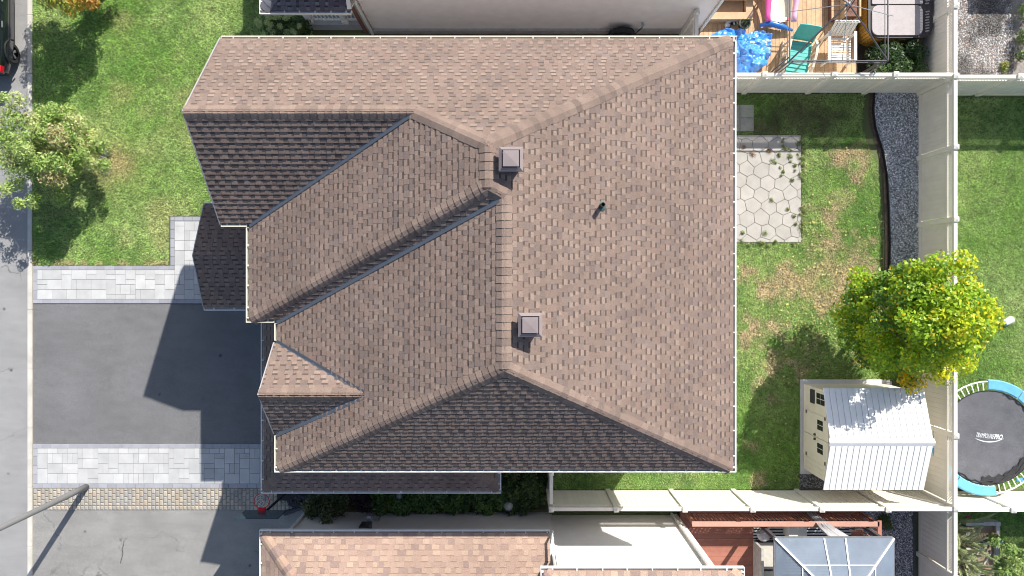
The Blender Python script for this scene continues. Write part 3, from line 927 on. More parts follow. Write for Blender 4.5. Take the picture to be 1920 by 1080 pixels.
flashing(H, (XC+.05,YD+.05*P/D2,ZE+.02), (xr2-.12,yD2-.12*P/D2,zr2-.05), .15)
flashing(H, (XC+.04,yd1-.04*P/PD,ZE+.015), (xdr,ydr+.03,zdr-.02), .14)
flashing(H, (XC+.04,yd0+.04*P/PD,ZE+.015), (xdr,ydr-.03,zdr-.02), .14)
# gutters
GZ = ZE + .035
gutter(H, (XN,YN), (XE,YN), GZ, (0,1), M['cream'])
gutter(H, (XE,YN-.12), (XE,YS+.12), GZ, (1,0), M['white'])
gutter(H, (XC,YS), (XE,YS), GZ, (0,-1), M['white'])
gutter(H, (XC,YS+.12), (XC,yd0-.02), GZ, (-1,0), M['cream'], step=.9)
gutter(H, (XC,yd1+.02), (XC,YD-.02), GZ, (-1,0), M['cream'], step=.9)
gutter(H, (XA,YD), (XC,YD), GZ, (0,-1), M['cream'], step=.35)
gutter(H, (XA,YD+.12), (XA,YG-.02), GZ, (-1,0), M['cream'], step=.5)
gutter(H, (XN,YG), (XA+.02,YG), GZ, (0,-1), M['cream'], step=.3)
gutter(H, (xk0,yk0), (xk1,yk0), zk+.035, (0,-1), M['white'])
gutter(H, (xk0,yk0+.12), (xk0,-.9), zk+.035, (-1,0), M['white'], step=.55)
gutter(H, (xk1,yk0+.12), (xk1,-4.2), zk+.035, (1,0), M['white'], step=.3)
gutter(H, (xp0,yp0), (xp1-.45,yp0), zp+.035, (0,-1), M['white'], step=.55)
gutter(H, (xp0,yp1), (xp1-.65,yp1), zp+.035, (0,1), M['white'], step=.55)
M['rake'] = mat('rake_metal_mat', (.34,.33,.34), .5, .06, 6)
for (a, b) in (((XN,YN-.05,ZE+.04),(XN,yGr,zGr)), ((XN,YG+.05,ZE+.04),(XN,yGr,zGr))): rake(H, a, b, M['rake'], (-1,0))
for (a, b) in (((xd0,yd1-.02,ZE+.02),(xd0,ydr,zdr)), ((xd0,yd0+.02,ZE+.02),(xd0,ydr,zdr))): rake(H, a, b, M['rake'], (-1,0))
for (a, b) in (((xp0,yp0+.02,zp+.01),(xp0,ypr,zpr)), ((xp0,yp1-.02,zp+.01),(xp0,ypr,zpr))): rake(H, a, b, M['rake'], (-1,0))
# soffits and walls
walls(H, 'soffit', [(XC+.13,YS+.13,ZE-.16,XE-.13,YN-.13,ZE-.13), (XA+.13,YD+.13,ZE-.157,XC+.13,YG+.13,ZE-.127), (XN+.02,YG+.131,ZE-.154,XC+.13,YN-.131,ZE-.124)], M['white'])
walls(H, 'lower_soffit', [(xk0+.14,yk0+.14,zk-.15,xk1-.14,-3.9,zk-.12), (xk0+.14,-3.9,zk-.148,-5.0,-.9,zk-.118)], M['white'])
walls(H, 'wall', [(-5.3,-3.97,0,4.98,5.62,5.46)], M['siding_pink'])
walls(H, 'wall', [(-5.98,-.42,0,-5.299,5.62,5.455)], M['brick'])
walls(H, 'wall', [(-6.58,1.88,0,-5.979,5.619,5.45)], M['brick'])
walls(H, 'wall', [(-6.6,-5.3,0,-5.301,-.43,2.95), (-5.302,-5.298,0,-.72,-3.971,2.94)], M['brick'])
gb = MB(); gb.add([(-6.6,1.9,5.45),(-6.6,5.6,5.45),(-6.6,yGr,zGr-.2),(-6.5,1.9,5.45),(-6.5,5.6,5.45),(-6.5,yGr,zGr-.2)],[(0,1,2),(5,4,3),(0,2,5,3),(1,4,5,2),(0,3,4,1)])
gb.build('gable_wall', M['siding_pink'], H)
gb = MB(); gb.add([(-5.5,yd0+.06,ZE-.1),(-5.5,yd1-.06,ZE-.1),(-5.5,ydr,zdr-.15),(-5.4,yd0+.06,ZE-.1),(-5.4,yd1-.06,ZE-.1),(-5.4,ydr,zdr-.15)],[(0,1,2),(5,4,3),(0,2,5,3),(1,4,5,2),(0,3,4,1)])
gb.build('dormer_wall', M['siding_pink'], H)
gb = MB(); gb.add([(-8.4,yp0+.2,zp-.1),(-8.4,yp1-.2,zp-.1),(-8.4,ypr,zpr-.15),(-8.3,yp0+.2,zp-.1),(-8.3,yp1-.2,zp-.1),(-8.3,ypr,zpr-.15)],[(0,1,2),(5,4,3),(0,2,5,3),(1,4,5,2),(0,3,4,1)])
gb.build('porch_gable', M['siding_pink'], H)
for y in (-.35, 2.1):
    cl = MB(); cl.box(-8.42,y-.11,0,-8.2,y+.11,2.85); cl.box(-8.46,y-.15,0.001,-8.16,y+.15,.25); cl.build('porch_column', M['white'], H)
gd = MB()
for k in range(4): gd.box(-6.635,-4.9,.02+k*.55,-6.605,-1.0,.55+k*.55)
gd.build('garage_door', M['white'], H)
for (y0, y1, z0, z1) in ((.4,1.4,3.3,4.8),(-3.4,-1.6,4.2,5.1)):
    x = -5.985 if y0 > 0 else -5.305
    w = MB(); w.box(x-.04,y0,z0,x,y1,z1); wf = w.build('window', M['white'], H)
    g = MB(); g.box(x-.045,y0+.07,z0+.07,x-.041,y1-.07,z1-.07); g.build('pane', M['glass'], wf)
# box vents
def box_vent(px, py, z0, label):
    x, y, _ = W(px, py, z0)
    v = thing('roof_vent', label, 'roof vent', (x, y, z0-.35), 'square roof vents')
    b = MB(); b.box(x-.17,y-.17,z0-.42,x+.17,y+.17,z0+.0); b.build('vent_base', M['vent'], v)
    b = MB(); s = .245
    b.prism([(x-s,y-s),(x+s,y-s),(x+s,y+s),(x-s,y+s)], z0, z0+.05)
    q = .16
    b.add([(x-s,y-s,z0+.051),(x+s,y-s,z0+.051),(x+s,y+s,z0+.051),(x-s,y+s,z0+.051),(x-q-.02,y-q-.02,z0+.10),(x+q+.02,y-q-.02,z0+.10),(x+q+.02,y+q+.02,z0+.10),(x-q-.02,y+q+.02,z0+.10)],
          [(0,1,5,4),(1,2,6,5),(2,3,7,6),(3,0,4,7)])
    b.build('vent_hood', M['vent'], v)
    b = MB(); b.prism([(x-q,y-q),(x+q,y-q),(x+q,y+q),(x-q,y+q)], z0+.09, z0+.135); b.add([(x-q,y-q,z0+.136),(x+q,y-q,z0+.136),(x+q,y+q,z0+.136),(x-q,y+q,z0+.136),(x,y,z0+.15)], [(0,1,4),(1,2,4),(2,3,4),(3,0,4)])
    b.build('vent_cap', M['vent'], v)
box_vent(958, 299, 8.28, 'mauve square metal roof vent near the upper hip junction')
box_vent(994, 609, 8.16, 'mauve square metal roof vent beside the lower ridge end')
x, y, _ = W(1128, 386, 7.2)
zb = sB.z(x, y)
pv = thing('vent_pipe', 'thin dark plumbing vent pipe standing on the right roof slope', 'vent pipe', (x,y,zb))
b = MB(); b.lathe((x,y,zb-.02), [(.12,0),(.115,.025),(.06,.06)], 14); b.build('pipe_collar', mat('green_collar_mat', (.07,.115,.11), .5), pv)
b = MB(); b.lathe((x,y,zb), [(.05,0),(.05,.34),(.036,.34),(.036,.2)], 14); b.build('pipe', M['black'], pv)
# ------------------------------------------------------------------ fences
def fence(name, label, posts, axis, pos, group=None, ends=(True, True), H_=1.86, gate=None, lattice=True):
    def q(a, o, z):  # along, across, up -> world
        return (a, pos+o, z) if axis == 'x' else (pos+o, a, z)
    base = q(posts[0], 0, 0)
    root = thing(name, label, 'fence', base, group)
    def bx(mb, a0, o0, z0, a1, o1, z1):
        p = q(a0,o0,z0); r = q(a1,o1,z1)
        mb.box(min(p[0],r[0]),min(p[1],r[1]),z0,max(p[0],r[0]),max(p[1],r[1]),z1)
    pm = {}
    for i, a in enumerate(posts):
        if (i == 0 and not ends[0]) or (i == len(posts)-1 and not ends[1]): continue
        if 'post' not in pm:
            mb = MB(); c = q(a,0,0)
            mb.box(c[0]-.070,c[1]-.070,0,c[0]+.070,c[1]+.070,H_+.02)
            pm['post'] = mb.mesh('post', M['fence'], c)
            mb = MB(); z = H_+.021
            mb.box(c[0]-.075,c[1]-.075,z,c[0]+.075,c[1]+.075,z+.03)
            mb.add([(c[0]-.07,c[1]-.07,z+.031),(c[0]+.07,c[1]-.07,z+.031),(c[0]+.07,c[1]+.07,z+.031),(c[0]-.07,c[1]+.07,z+.031),(c[0],c[1],z+.075)],[(0,1,4),(1,2,4),(2,3,4),(3,0,4)])
            pm['cap'] = mb.mesh('post_cap', M['fence'], c)
        o = link('post', pm['post'], root); o.location = Vector(q(a,0,0)) - Vector(base)
        k = link('post_cap', pm['cap'], o)
    zl = H_-.36 if lattice else H_-.09
    for a, b in zip(posts[:-1], posts[1:]):
        a0, b0 = a+.071, b-.071
        mb = MB(); bx(mb, a0,-.052,H_-.085,b0,.052,H_); mb.build('top_rail', M['fence'], root)
        mb = MB(); bx(mb, a0,-.026,zl-.07,b0,.026,zl); mb.build('middle_rail', M['fence'], root)
        mb = MB(); bx(mb, a0,-.026,.06,b0,.026,.19); mb.build('bottom_rail', M['fence'], root)
        a0 += .022; b0 -= .022
        n = max(1, round((b0-a0)/.152)); w = (b0-a0)/n
        mb = MB(); bx(mb, -w/2+.008,-.012,.191,w/2-.008,.012,zl-.071)
        bx(mb, w/2-.008,-.004,.191,w/2+.0075,.004,zl-.071)
        me = mb.mesh('plank', M['fence'], (0,0,0) if axis == 'x' else (0,0,0))
        # mesh built at along = 0
        for k in range(n):
            o = link('plank', me, root)
            d = Vector(q(a0+w*(k+.5),0,0)) - Vector(base) - Vector(q(0,0,0)) 
            o.location = d if False else Vector(q(a0+w*(k+.5),0,0)) - Vector(q(0,0,0)) - (Vector(base) - Vector((0,0,0)))
        if lattice:
            mb = MB(); zt, zb = H_-.0855, zl+.0005; h = zt-zb
            st = .085
            for sgn in (1,-1):
                s = a0 - h
                while s < b0:
                    s0, s1 = s, s+h
                    z0, z1 = (zb, zt) if sgn > 0 else (zt, zb)
                    if s0 < a0: z0 = z0 + (z1-z0)*(a0-s0)/h; s0 = a0
                    if s1 > b0: z1 = z0 + (z1-z0)*(b0-s0)/(s1-s0); s1 = b0
                    if s1-s0 > .02:
                        mb.bar(q(s0,.004*sgn,z0), q(s1,.004*sgn,z1), .022, .007, up=q(0,1,0) if axis=='x' and False else ((0,1,0) if axis=='x' else (1,0,0)))
                    s += st
            mb.build('lattice', M['fence'], root, kind='stuff')
    return root

YF_N, YF_S, XF = 6.30, -6.53, 13.09
fence('fence', 'pale vinyl lattice top fence between the back lawn and the wooden deck', [5.50,7.45,9.50,11.32,13.09], 'x', YF_N, 'pale vinyl fences', ends=(True,False))
fence('fence', 'long pale vinyl fence with lattice top running along the gravel strip', [-10.6,-8.55,-6.50,-4.36,-2.25,-.10,2.03,4.16,6.25,8.33,10.4], 'y', XF, 'pale vinyl fences')
fence('fence', 'sunlit pale vinyl fence between the shed and the red deck', [1.16,3.08,5.10,7.10,9.14,11.09,13.09], 'x', YF_S, 'pale vinyl fences', ends=(True,False))
fence('fence', 'short pale fence above the green lawn, right of the gravel yard', [13.09,14.98,16.9,18.8], 'x', YF_N-.06, 'pale vinyl fences', ends=(False,True))
fence('fence', 'short pale fence below the round trampoline', [13.09,14.78,16.7,18.6], 'x', YF_S-.02, 'pale vinyl fences', ends=(False,True))
fence('gate', 'narrow pale vinyl gate fence beside the house wall', [-6.45,-5.45], 'y', 1.16, ends=(False,True), lattice=False)
fence('fence', 'short pale fence joining the two houses beside the blue tarp', [6.40,8.12], 'y', 5.45, 'pale vinyl fences', ends=(False,True))

# ------------------------------------------------------------------ house to the south (orange roof)
HS = thing('house', 'neighbouring house with orange tan shingles and white siding at the bottom edge', 'house', (-2,-9,0))
zs = 3.0; ys_ = -6.72; xsl = -7.02; xsr = 1.05
PS = .42
sS1 = Slope((0,ys_), (0,-1), PS, zs, [[(xsl+IN,ys_-IN),(xsr,ys_-IN),(xsr,ys_-4.6),(xsl+4.6*.9,ys_-4.6)]])
sS2 = Slope((xsl,0), (1,0), PS/.9, zs, [[(xsl+IN,ys_-IN),(xsl+4.6*.9,ys_-4.6),(xsl+IN,ys_-4.6)]])
zu = 5.2; yu = -6.86; xul, xur = .70, 5.72
sS3 = Slope((0,yu), (0,-1), PS, zu, [[(xul+IN,yu-IN),(xur-IN,yu-IN),(xur-2.4,yu-2.4),(xul+2.4,yu-2.4)]])
sS4 = Slope((xul,0), (1,0), PS, zu, [[(xul+IN,yu-IN),(xul+2.4,yu-2.4),(xul+IN,yu-2.4)]])
sS5 = Slope((xur,0), (-1,0), PS, zu, [[(xur-IN,yu-IN),(xur-IN,yu-2.4),(xur-2.4,yu-2.4)]])
shingles(HS, [sS1,sS2,sS3,sS4,sS5], ORANGE, 300, seed=31, th=(.009,.0065), bandf=.16, e=.15, wr=((.12,.26),(.12,.24)))
cap2((xsl+.12,ys_-.13,zs+.06), (xsl+4.6*.9,ys_-4.6,zs+4.6*PS), sS1, sS2, ORANGE, HS, hw=.16)
cap2((xul+.12,yu-.12,zu+.05), (xul+2.4,yu-2.4,zu+2.4*PS), sS3, sS4, ORANGE, HS)
cap2((xur-.12,yu-.12,zu+.05), (xur-2.4,yu-2.4,zu+2.4*PS), sS3, sS5, ORANGE, HS)
gutter(HS, (xsl,ys_), (xsr,ys_), zs+.03, (0,1), M['white'])
gutter(HS, (xsl,ys_-.12), (xsl,ys_-4.6), zs+.03, (-1,0), M['white'], step=.55)
gutter(HS, (xul,yu), (xur,yu), zu+.03, (0,1), M['white'])
gutter(HS, (xul,yu-.12), (xul,yu-2.4), zu+.03, (-1,0), M['white'])
gutter(HS, (xur,yu-.12), (xur,yu-2.4), zu+.03, (1,0), M['white'])
ywl = -7.21
walls(HS, 'wall', [(-6.62,-11.4,0,1.2,ywl-.012,2.98)], M['siding_white'])
siding('siding', HS, -6.60, 1.195, .25, 2.95, ywl-.012, 'x', 1, M['siding_white'])
ywh = -7.31
walls(HS, 'wall', [(1.201,-11.4,0,5.30,ywh-.012,5.15)], M['siding_white'])
siding('siding', HS, 1.26, 5.24, .25, 5.1, ywh-.012, 'x', 1, M['siding_white'])
siding('siding', HS, -11.3, -7.33, 3.2, 5.1, 1.201, 'y', -1, M['siding_white'])
for (xx, yy, zz) in ((5.27, ywh+.004, 5.12), (1.235, ywh+.004, 5.12), (-6.6, ywl+.004, 2.95)):
    t = MB(); t.box(xx-.05,yy-.02,0,xx+.05,yy+.02,zz); t.build('corner_trim', M['siding_white'], HS)
d_ = MB(); d_.tube([(-6.55,ywl+.08,0.1),(-6.55,ywl+.08,2.75),(-6.55,ys_-.06,2.9)], .04, 6); d_.build('downspout', M['white'], HS)
d_ = MB(); d_.tube([(5.12,ywh+.07,0.1),(5.12,ywh+.07,4.9),(5.12,yu-.06,5.1)], .045, 6); d_.build('downspout', M['siding_white'], HS)
d_ = MB(); d_.tube([(1.12,ywh+.55,3.05),(1.10,ywh+.5,3.4),(1.12,ywh+.07,3.6),(1.12,ywh+.07,5.0)], .04, 6); d_.build('downspout', M['siding_white'], HS)
walls(HS, 'soffit', [(xsl+.13,-11.3,zs-.15,xsr-.01,ys_-.13,zs-.12),(xul+.13,-9.2,zu-.16,xur-.13,yu-.13,zu-.13)], M['white'])
# meter on its wall
mt = thing('utility_meter', 'grey utility meter box with pipes on the lower house siding', 'meter', (-4.3,ywl,1.4))
b = MB(); b.box(-4.5,ywl+.002,1.5,-4.2,ywl+.2,1.95); b.build('meter_box', M['dark_steel'], mt)
b = MB(); b.lathe((-4.32,ywl+.25,1.2), [(.0,0),(.12,.01),(.13,.15),(.10,.24),(.02,.26)], 12); b.build('meter_dial', M['steel'], mt)
b = MB(); b.tube([(-4.35,ywl+.12,1.5),(-4.35,ywl+.12,.05)], .03, 6); b.tube([(-4.1,ywl+.1,.05),(-4.1,ywl+.1,1.1),(-4.25,ywl+.16,1.2)], .025, 6); b.build('pipe', M['steel'], mt)

# ------------------------------------------------------------------ house to the north (beige siding)
HN = thing('house', 'neighbouring house showing its long beige side wall at the top edge', 'house', (.7,10,0))
yn = 8.25
walls(HN, 'wall', [(-4.55,yn+.012,0,6.02,17,5.6)], M['siding_pink'])
siding('siding', HN, -4.42, 5.95, .30, 5.55, yn+.012, 'x', -1, M['siding_pink'])
b = MB(); b.box(-4.6,yn-.06,-.005,6.0,yn+.01,.28); b.build('foundation', mat('foundation_mat', (.36,.35,.34), .9, .15, 6, fine=.2), HN)
b = MB(); b.box(-4.62,yn-.02,0,-4.43,yn+.011,5.55); b.build('corner_trim', mat('beige_trim_mat', (.46,.41,.36), .6), HN)
b = MB(); b.box(5.955,yn-.022,0,6.035,yn+.011,5.55); b.build('corner_trim', M['siding_white'], HN)
b = MB(); b.tube([(5.99,yn-.07,.1),(5.99,yn-.07,5.4)], .04, 6); b.build('downspout', M['white'], HN)
b = MB(); b.tube([(-4.48,yn-.08,.05),(-4.48,yn-.08,2.6),(-4.55,7.75,2.95)], .045, 6); b.build('downspout', M['siding_white'], HN)
b = MB(); b.box(-4.75,yn-.03,0,-4.621,10,2.2); b.build('brick_corner', M['brick'], HN)
nr = MB(); nr.col = SLATE['mid'][0]
nr.add([(-5.05,7.75,5.6),(6.5,7.75,5.6),(6.5,17.5,5.6),(-5.05,17.5,5.6),(-1.0,12.6,7.8),(2.4,12.6,7.8)], [(0,1,5,4),(1,2,5),(2,3,4,5),(3,0,4),(3,2,1,0)])
nr.build('roof', M['shingle'], HN)
# porch of that house
zq = 3.0; yq = 7.62; xq0, xq1 = -7.02, -4.47
sQ1 = Slope((0,yq), (0,1), .42, zq, [[(xq0+IN,yq+IN),(xq1,yq+IN),(xq1,yq+2.4),(xq0+2.4,yq+2.4)]])
sQ2 = Slope((xq0,0), (1,0), .42, zq, [[(xq0+IN,yq+IN),(xq0+2.4,yq+2.4),(xq0+2.4,yq+3.4),(xq0+IN,yq+3.4)]])
shingles(HN, [sQ1,sQ2], SLATE, 60, seed=41, single_filter=lambda c: sum(a[1] for a in c[1][0][0])/len(c[1][0][0]) < 8.3)
cap2((xq0+.12,yq+.12,zq+.05), (xq0+2.4,yq+2.4,zq+2.4*.42), sQ1, sQ2, SLATE, HN, hw=.16, L=.17)
gutter(HN, (xq0,yq), (xq1,yq), zq+.03, (0,-1), M['white'], step=.45)
gutter(HN, (xq0,yq+.12), (xq0,yq+3.4), zq+.03, (-1,0), M['white'], step=.45)
b = MB(); b.bar((-4.50,yq+.10,zq+.10),(-4.66,yq+2.2,zq+1.0),.10,.10); b.build('roof_trim', M['siding_white'], HN)
b = MB(); b.box(xq0+.4,yn+.06,0.0,-4.63,12,.45); b.build('porch_slab', mat('porch_slab_mat', (.36,.36,.37), .85, .1, 5), HN)
for xx in (-6.35, -5.25):
    b = MB(); b.box(xx-.075,yn+.10,.45,xx+.075,yn+.25,2.85); b.box(xx-.10,yn+.075,.451,xx+.10,yn+.275,.62); b.build('porch_column', M['white'], HN)
rl = MB(); rl.box(-6.27,yn+.14,1.32,-4.66,yn+.20,1.38); rl.box(-6.27,yn+.14,.58,-4.66,yn+.20,.64); rlo = rl.build('porch_railing', M['white'], HN)
for k in range(13):
    xx = -6.17+k*.118
    if abs(xx+5.25) < .12: continue
    b = MB(); b.box(xx-.014,yn+.155,.641,xx+.014,yn+.185,1.319); b.build('baluster', M['white'], rlo)
b = MB(); b.box(-6.95,9.9,2.7,-4.6,10.9,2.85); b.build('porch_beam', M['white'], HN)
dv = thing('dryer_vent', 'small white louvred vent hood on the upper beige wall', 'vent', W(1281,12,3.6))
zv = 3.2; xv = (1281-960)*(22-zv)/1280
b = MB(); b.box(xv-.11,yn-.07,zv-.1,xv+.11,yn-.001,zv+.1); b.build('hood', M['white'], dv)
b = MB()
for k in range(3): b.box(xv-.09,yn-.082,zv-.08+k*.055,xv+.09,yn-.071,zv-.05+k*.055)
b.build('louvre', M['steel'], dv)
dv.location = (xv, yn, zv)
for ch in dv.children: 
    off = Vector((xv,yn,zv)) - Vector(W(1281,12,3.6))
    ch.location = -off
# hose reel against the north wall
hx, hz = 3.45, .55
hr = thing('hose_reel', 'black garden hose reel standing against the beige wall', 'hose reel', (hx,7.9,0))
pts = [(hx+.33*math.cos(a), 8.02, .50+.33*math.sin(a)) for a in [i*math.pi/10 for i in range(21)]]
b = MB(); b.tube(pts, .085, 8, caps=False); b.build('hose', M['rubber'], hr)
b = MB(); b.tube([(hx,7.9,.5),(hx,8.14,.5)], .25, 14); b.build('drum', M['black'], hr)
b = MB()
for s in (-.38,.38): b.bar((hx+s,7.9,0),(hx+s*.4,8.0,.6),.04); b.bar((hx+s,8.14,0),(hx+s*.4,8.1,.6),.04)
b.build('stand', M['black'], hr)
tp = thing('garden_tap', 'pale outdoor tap on the beige wall next to the hose reel', 'tap', (4.1,yn,.9))
b = MB(); b.tube([(4.05,yn,.8),(4.05,yn-.12,.8),(4.05,yn-.15,.72)], .025, 6); b.build('spout', M['steel'], tp)
b = MB(); b.lathe((4.05,yn-.1,.83), [(.01,0),(.05,.03),(.05,.06),(.01,.07)], 10); b.build('handle', mat('teal_handle_mat',(.25,.42,.42),.5), tp)
b = MB(); b.tube([(4.03,yn-.15,.70),(3.9,yn-.2,.4),(3.6,yn-.2,.3)], .018, 5); b.build('hose_tail', M['rubber'], tp)

# ------------------------------------------------------------------ garden shed
SH = thing('shed', 'white plastic garden shed with double doors and ribbed gable roof', 'shed', (10.7,-4.45,0))
sx0, sx1, sy0_, sy1_ = 9.38, 12.02, -5.80, -3.08
b = MB(); b.box(9.27,-5.98,-.005,12.2,-2.94,.07); b.build('foundation_pad', mat('shed_pad_mat',(.52,.52,.53),.8,.08,4), SH)
M['shed'] = mat('shed_wall_mat', (.76,.70,.60), .5, .05, 3)
M['shed_roof'] = mat('shed_roof_mat', (.80,.80,.79), .55, .04, 3)
zr_e, zr_t = 1.88, 2.34; ysm = -4.455
b = MB()
prof = [(sy0_,.07),(sy1_,.07),(sy1_,zr_e),(ysm,zr_t-.03),(sy0_,zr_e)]
b.add([(sx0,p[0],p[1]) for p in prof]+[(sx1,p[0],p[1]) for p in prof], [(4,3,2,1,0),(5,6,7,8,9)]+[(i,(i+1)%5,5+(i+1)%5,5+i) for i in range(5)])
b.build('wall', M['shed'], SH)
def roof_panel(sgn, k, n):
    x0 = 9.17 + k*(12.15-9.17)/n; x1 = 9.17 + (k+1)*(12.15-9.17)/n
    ye = ysm + sgn*1.50; yr_ = ysm + sgn*.07
    ze_, zt_ = zr_e-.02, zr_t
    b = MB(); g = .006
    V = []
    for (x, up) in ((x0+.004,0),(x0+.014,.013),(x1-.014,.013),(x1-.004,0)):
        V += [(x,ye,ze_+up),(x,yr_,zt_-.03+up)]
    b.add(V, [(0,2,3,1),(2,4,5,3),(4,6,7,5)] if sgn < 0 else [(0,1,3,2),(2,3,5,4),(4,5,7,6)])
    b.add([(x0+.004,ye,ze_),(x1-.004,ye,ze_),(x1-.004,ye,ze_-.05),(x0+.004,ye,ze_-.05)], [(0,1,2,3)])
    b.build('roof_panel', M['shed_roof'], SH)
for sgn in (-1,1):
    for k in range(17): roof_panel(sgn, k, 17)
b = MB()
for sgn in (-1,1):
    ye = ysm+sgn*1.50; b.add([(9.175,ye,zr_e-.03),(12.145,ye,zr_e-.03),(12.145,ysm+sgn*.02,zr_t-.045),(9.175,ysm+sgn*.02,zr_t-.045)],[(0,1,2,3)])
b.build('roof_deck', M['shed_roof'], SH)
b = MB(); b.add([(9.14,ysm-.11,zr_t-.03),(9.14,ysm,zr_t+.045),(9.14,ysm+.11,zr_t-.03),(12.18,ysm-.11,zr_t-.03),(12.18,ysm,zr_t+.045),(12.18,ysm+.11,zr_t-.03)],[(0,3,4,1),(1,4,5,2),(0,1,2),(5,4,3)])
b.build('ridge_cover', M['shed_roof'], SH)
# front: doors, panes, shutter (faces -x)
for (y0, y1, hinge) in ((-5.28,-4.59,-1),(-4.57,-3.88,1)):
    b = MB(); b.box(sx0-.035,y0,.12,sx0-.002,y1,1.80); d = b.build('door', M['shed'], SH)
    yc = (y0+y1)/2 + .06
    for i in range(2):
        for j in range(2):
            g = MB(); g.box(sx0-.045,yc-.15+i*.16,1.12+j*.19,sx0-.036,yc-.15+i*.16+.135,1.12+j*.19+.165); g.build('pane', M['glass'], d)
    for z in (.3,1.6):
        g = MB(); yy = y0+.03 if hinge < 0 else y1-.03; g.box(sx0-.05,yy-.05,z,sx0-.036,yy+.05,z+.06); g.build('hinge', M['dark_steel'], d)
    g = MB(); yy = y1-.06 if hinge < 0 else y0+.06; g.box(sx0-.075,yy-.03,.92,sx0-.036,yy+.03,1.0); g.build('handle', M['dark_steel'], d)
b = MB(); b.box(sx0-.03,-3.56,1.02,sx0-.001,-3.16,1.62); wf = b.build('window', M['shed'], SH)
b.v, b.f, b.c, b.m = [], [], [], []
for i in range(2):
    for j in range(2):
        g = MB(); g.box(sx0-.04,-3.54+i*.18,1.05+j*.28,sx0-.031,-3.54+i*.18+.155,1.05+j*.28+.25); g.build('pane', M['glass'], wf)
for (y0, y1) in ((-3.565,-3.165),):
    g = MB(); g.box(sx0-.05,-3.58,.62,sx0-.002,-3.16,.86); g.build('flower_box', M['dark_steel'], SH)
# vertical grooves on the front wall
for k in range(18):
    y = sy0_+.08+k*.152
    if -5.34 < y < -3.82 or -3.64 < y < -3.08: continue
    g = MB(); g.box(sx0-.010,y-.055,.1,sx0-.001,y+.055,1.75); g.build('wall_rib', M['shed'], SH)

# ------------------------------------------------------------------ trampoline
TX, TY, TZ, TR = 14.80, -4.65, .80, 1.78
T = thing('trampoline', 'round trampoline with black mat and torn blue edge pad', 'trampoline', (TX,TY,0))
def ring(R, r, z, n=40, m=8, a0=0, a1=2*math.pi):
    full = abs(a1-a0-2*math.pi) < .01
    return [(TX+R*math.cos(a0+(a1-a0)*i/n), TY+R*math.sin(a0+(a1-a0)*i/n), z) for i in range(n+1)]
b = MB(); b.tube(ring(TR-.03,.0,TZ), .024, 8, caps=False); b.build('frame', M['white'], T)
b = MB(); n = 40; RM = 1.46
V = [(TX,TY,TZ-.045)]
for rr_, z in ((RM*.5,TZ-.03),(RM,TZ)):
    V += [(TX+rr_*math.cos(2*math.pi*i/n), TY+rr_*math.sin(2*math.pi*i/n), z) for i in range(n)]
b.add(V, [(0,1+i,1+(i+1)%n) for i in range(n)] + [(1+i,1+n+i,1+n+(i+1)%n,1+(i+1)%n) for i in range(n)])
b.build('mat', mat('tramp_mat', (.105,.106,.118), .75, .18, 3, fine=.35, fscale=35), T)
b = MB(); b.tube(ring(RM,.0,TZ+.004), .014, 6, caps=False); b.build('mat_edge', M['black'], T)
for k in range(60):
    a = 2*math.pi*k/60
    s = MB(); s.bar((TX+(RM+.02)*math.cos(a),TY+(RM+.02)*math.sin(a),TZ-.002),(TX+(TR-.05)*math.cos(a),TY+(TR-.05)*math.sin(a),TZ-.002),.030,.018); s.build('spring', M['white'], T)
def pad(a0, a1):
    n = max(3,int(abs(a1-a0)/.12)); s = MB(); V = []
    for i in range(n+1):
        a = a0+(a1-a0)*i/n
        for R_, z in ((RM+.03,TZ+.022),(RM+.06,TZ+.045),(TR-.0,TZ+.05),(TR+.035,TZ+.01)):
            V.append((TX+R_*math.cos(a),TY+R_*math.sin(a),z+.004*math.sin(i*2.1)))
    s.add(V, [(i*4+j,i*4+j+1,(i+1)*4+j+1,(i+1)*4+j) for i in range(n) for j in range(3)])
    s.build('edge_pad', mat('blue_pad_mat',(.115,.37,.62),.5,.12,5) if 'pad' not in M else M['pad'], T)
M['pad'] = mat('blue_pad_mat', (.135,.40,.66), .5, .12, 5)
pad(math.radians(55), math.radians(91)); pad(math.radians(30), math.radians(54)); pad(math.radians(2), math.radians(28)); pad(math.radians(190), math.radians(232)); pad(math.radians(233), math.radians(277))
for k in range(6):
    a = 2*math.pi*(k+.35)/6
    s = MB(); s.tube([(TX+(TR-.03)*math.cos(a),TY+(TR-.03)*math.sin(a),TZ-.03),(TX+(TR-.03)*math.cos(a),TY+(TR-.03)*math.sin(a),.0)], .022, 6); s.build('leg', M['steel'], T)
# folded safety net lying along the mat's edge
b = MB()
for (a0, a1, ro) in ((-1.9,-.35,1.36),(-2.4,-1.3,1.40),(.5,1.25,1.42),(-1.2,-.1,1.24)):
    pts = []
    for i in range(14):
        a = a0+(a1-a0)*i/13; R_ = ro+.035*math.sin(i*1.7)
        pts.append((TX+R_*math.cos(a),TY+R_*math.sin(a),TZ+.02))
    b = MB(); b.tube(pts, .013, 5); b.build('net_roll', M['black'], T)
b = MB()
pts0 = []; 
V=[]; n=14
for i in range(n+1):
    a=-1.75+1.25*i/n
    for R_ in (1.20+.05*math.sin(i*2.3),1.43): V.append((TX+R_*math.cos(a),TY+R_*math.sin(a),TZ+.012+.008*math.sin(i*1.9)))
b.add(V,[(2*i,2*i+1,2*i+3,2*i+2) for i in range(n)])
b.build('net_fold', mat('net_mat',(.03,.03,.033),.8,.5,30), T)
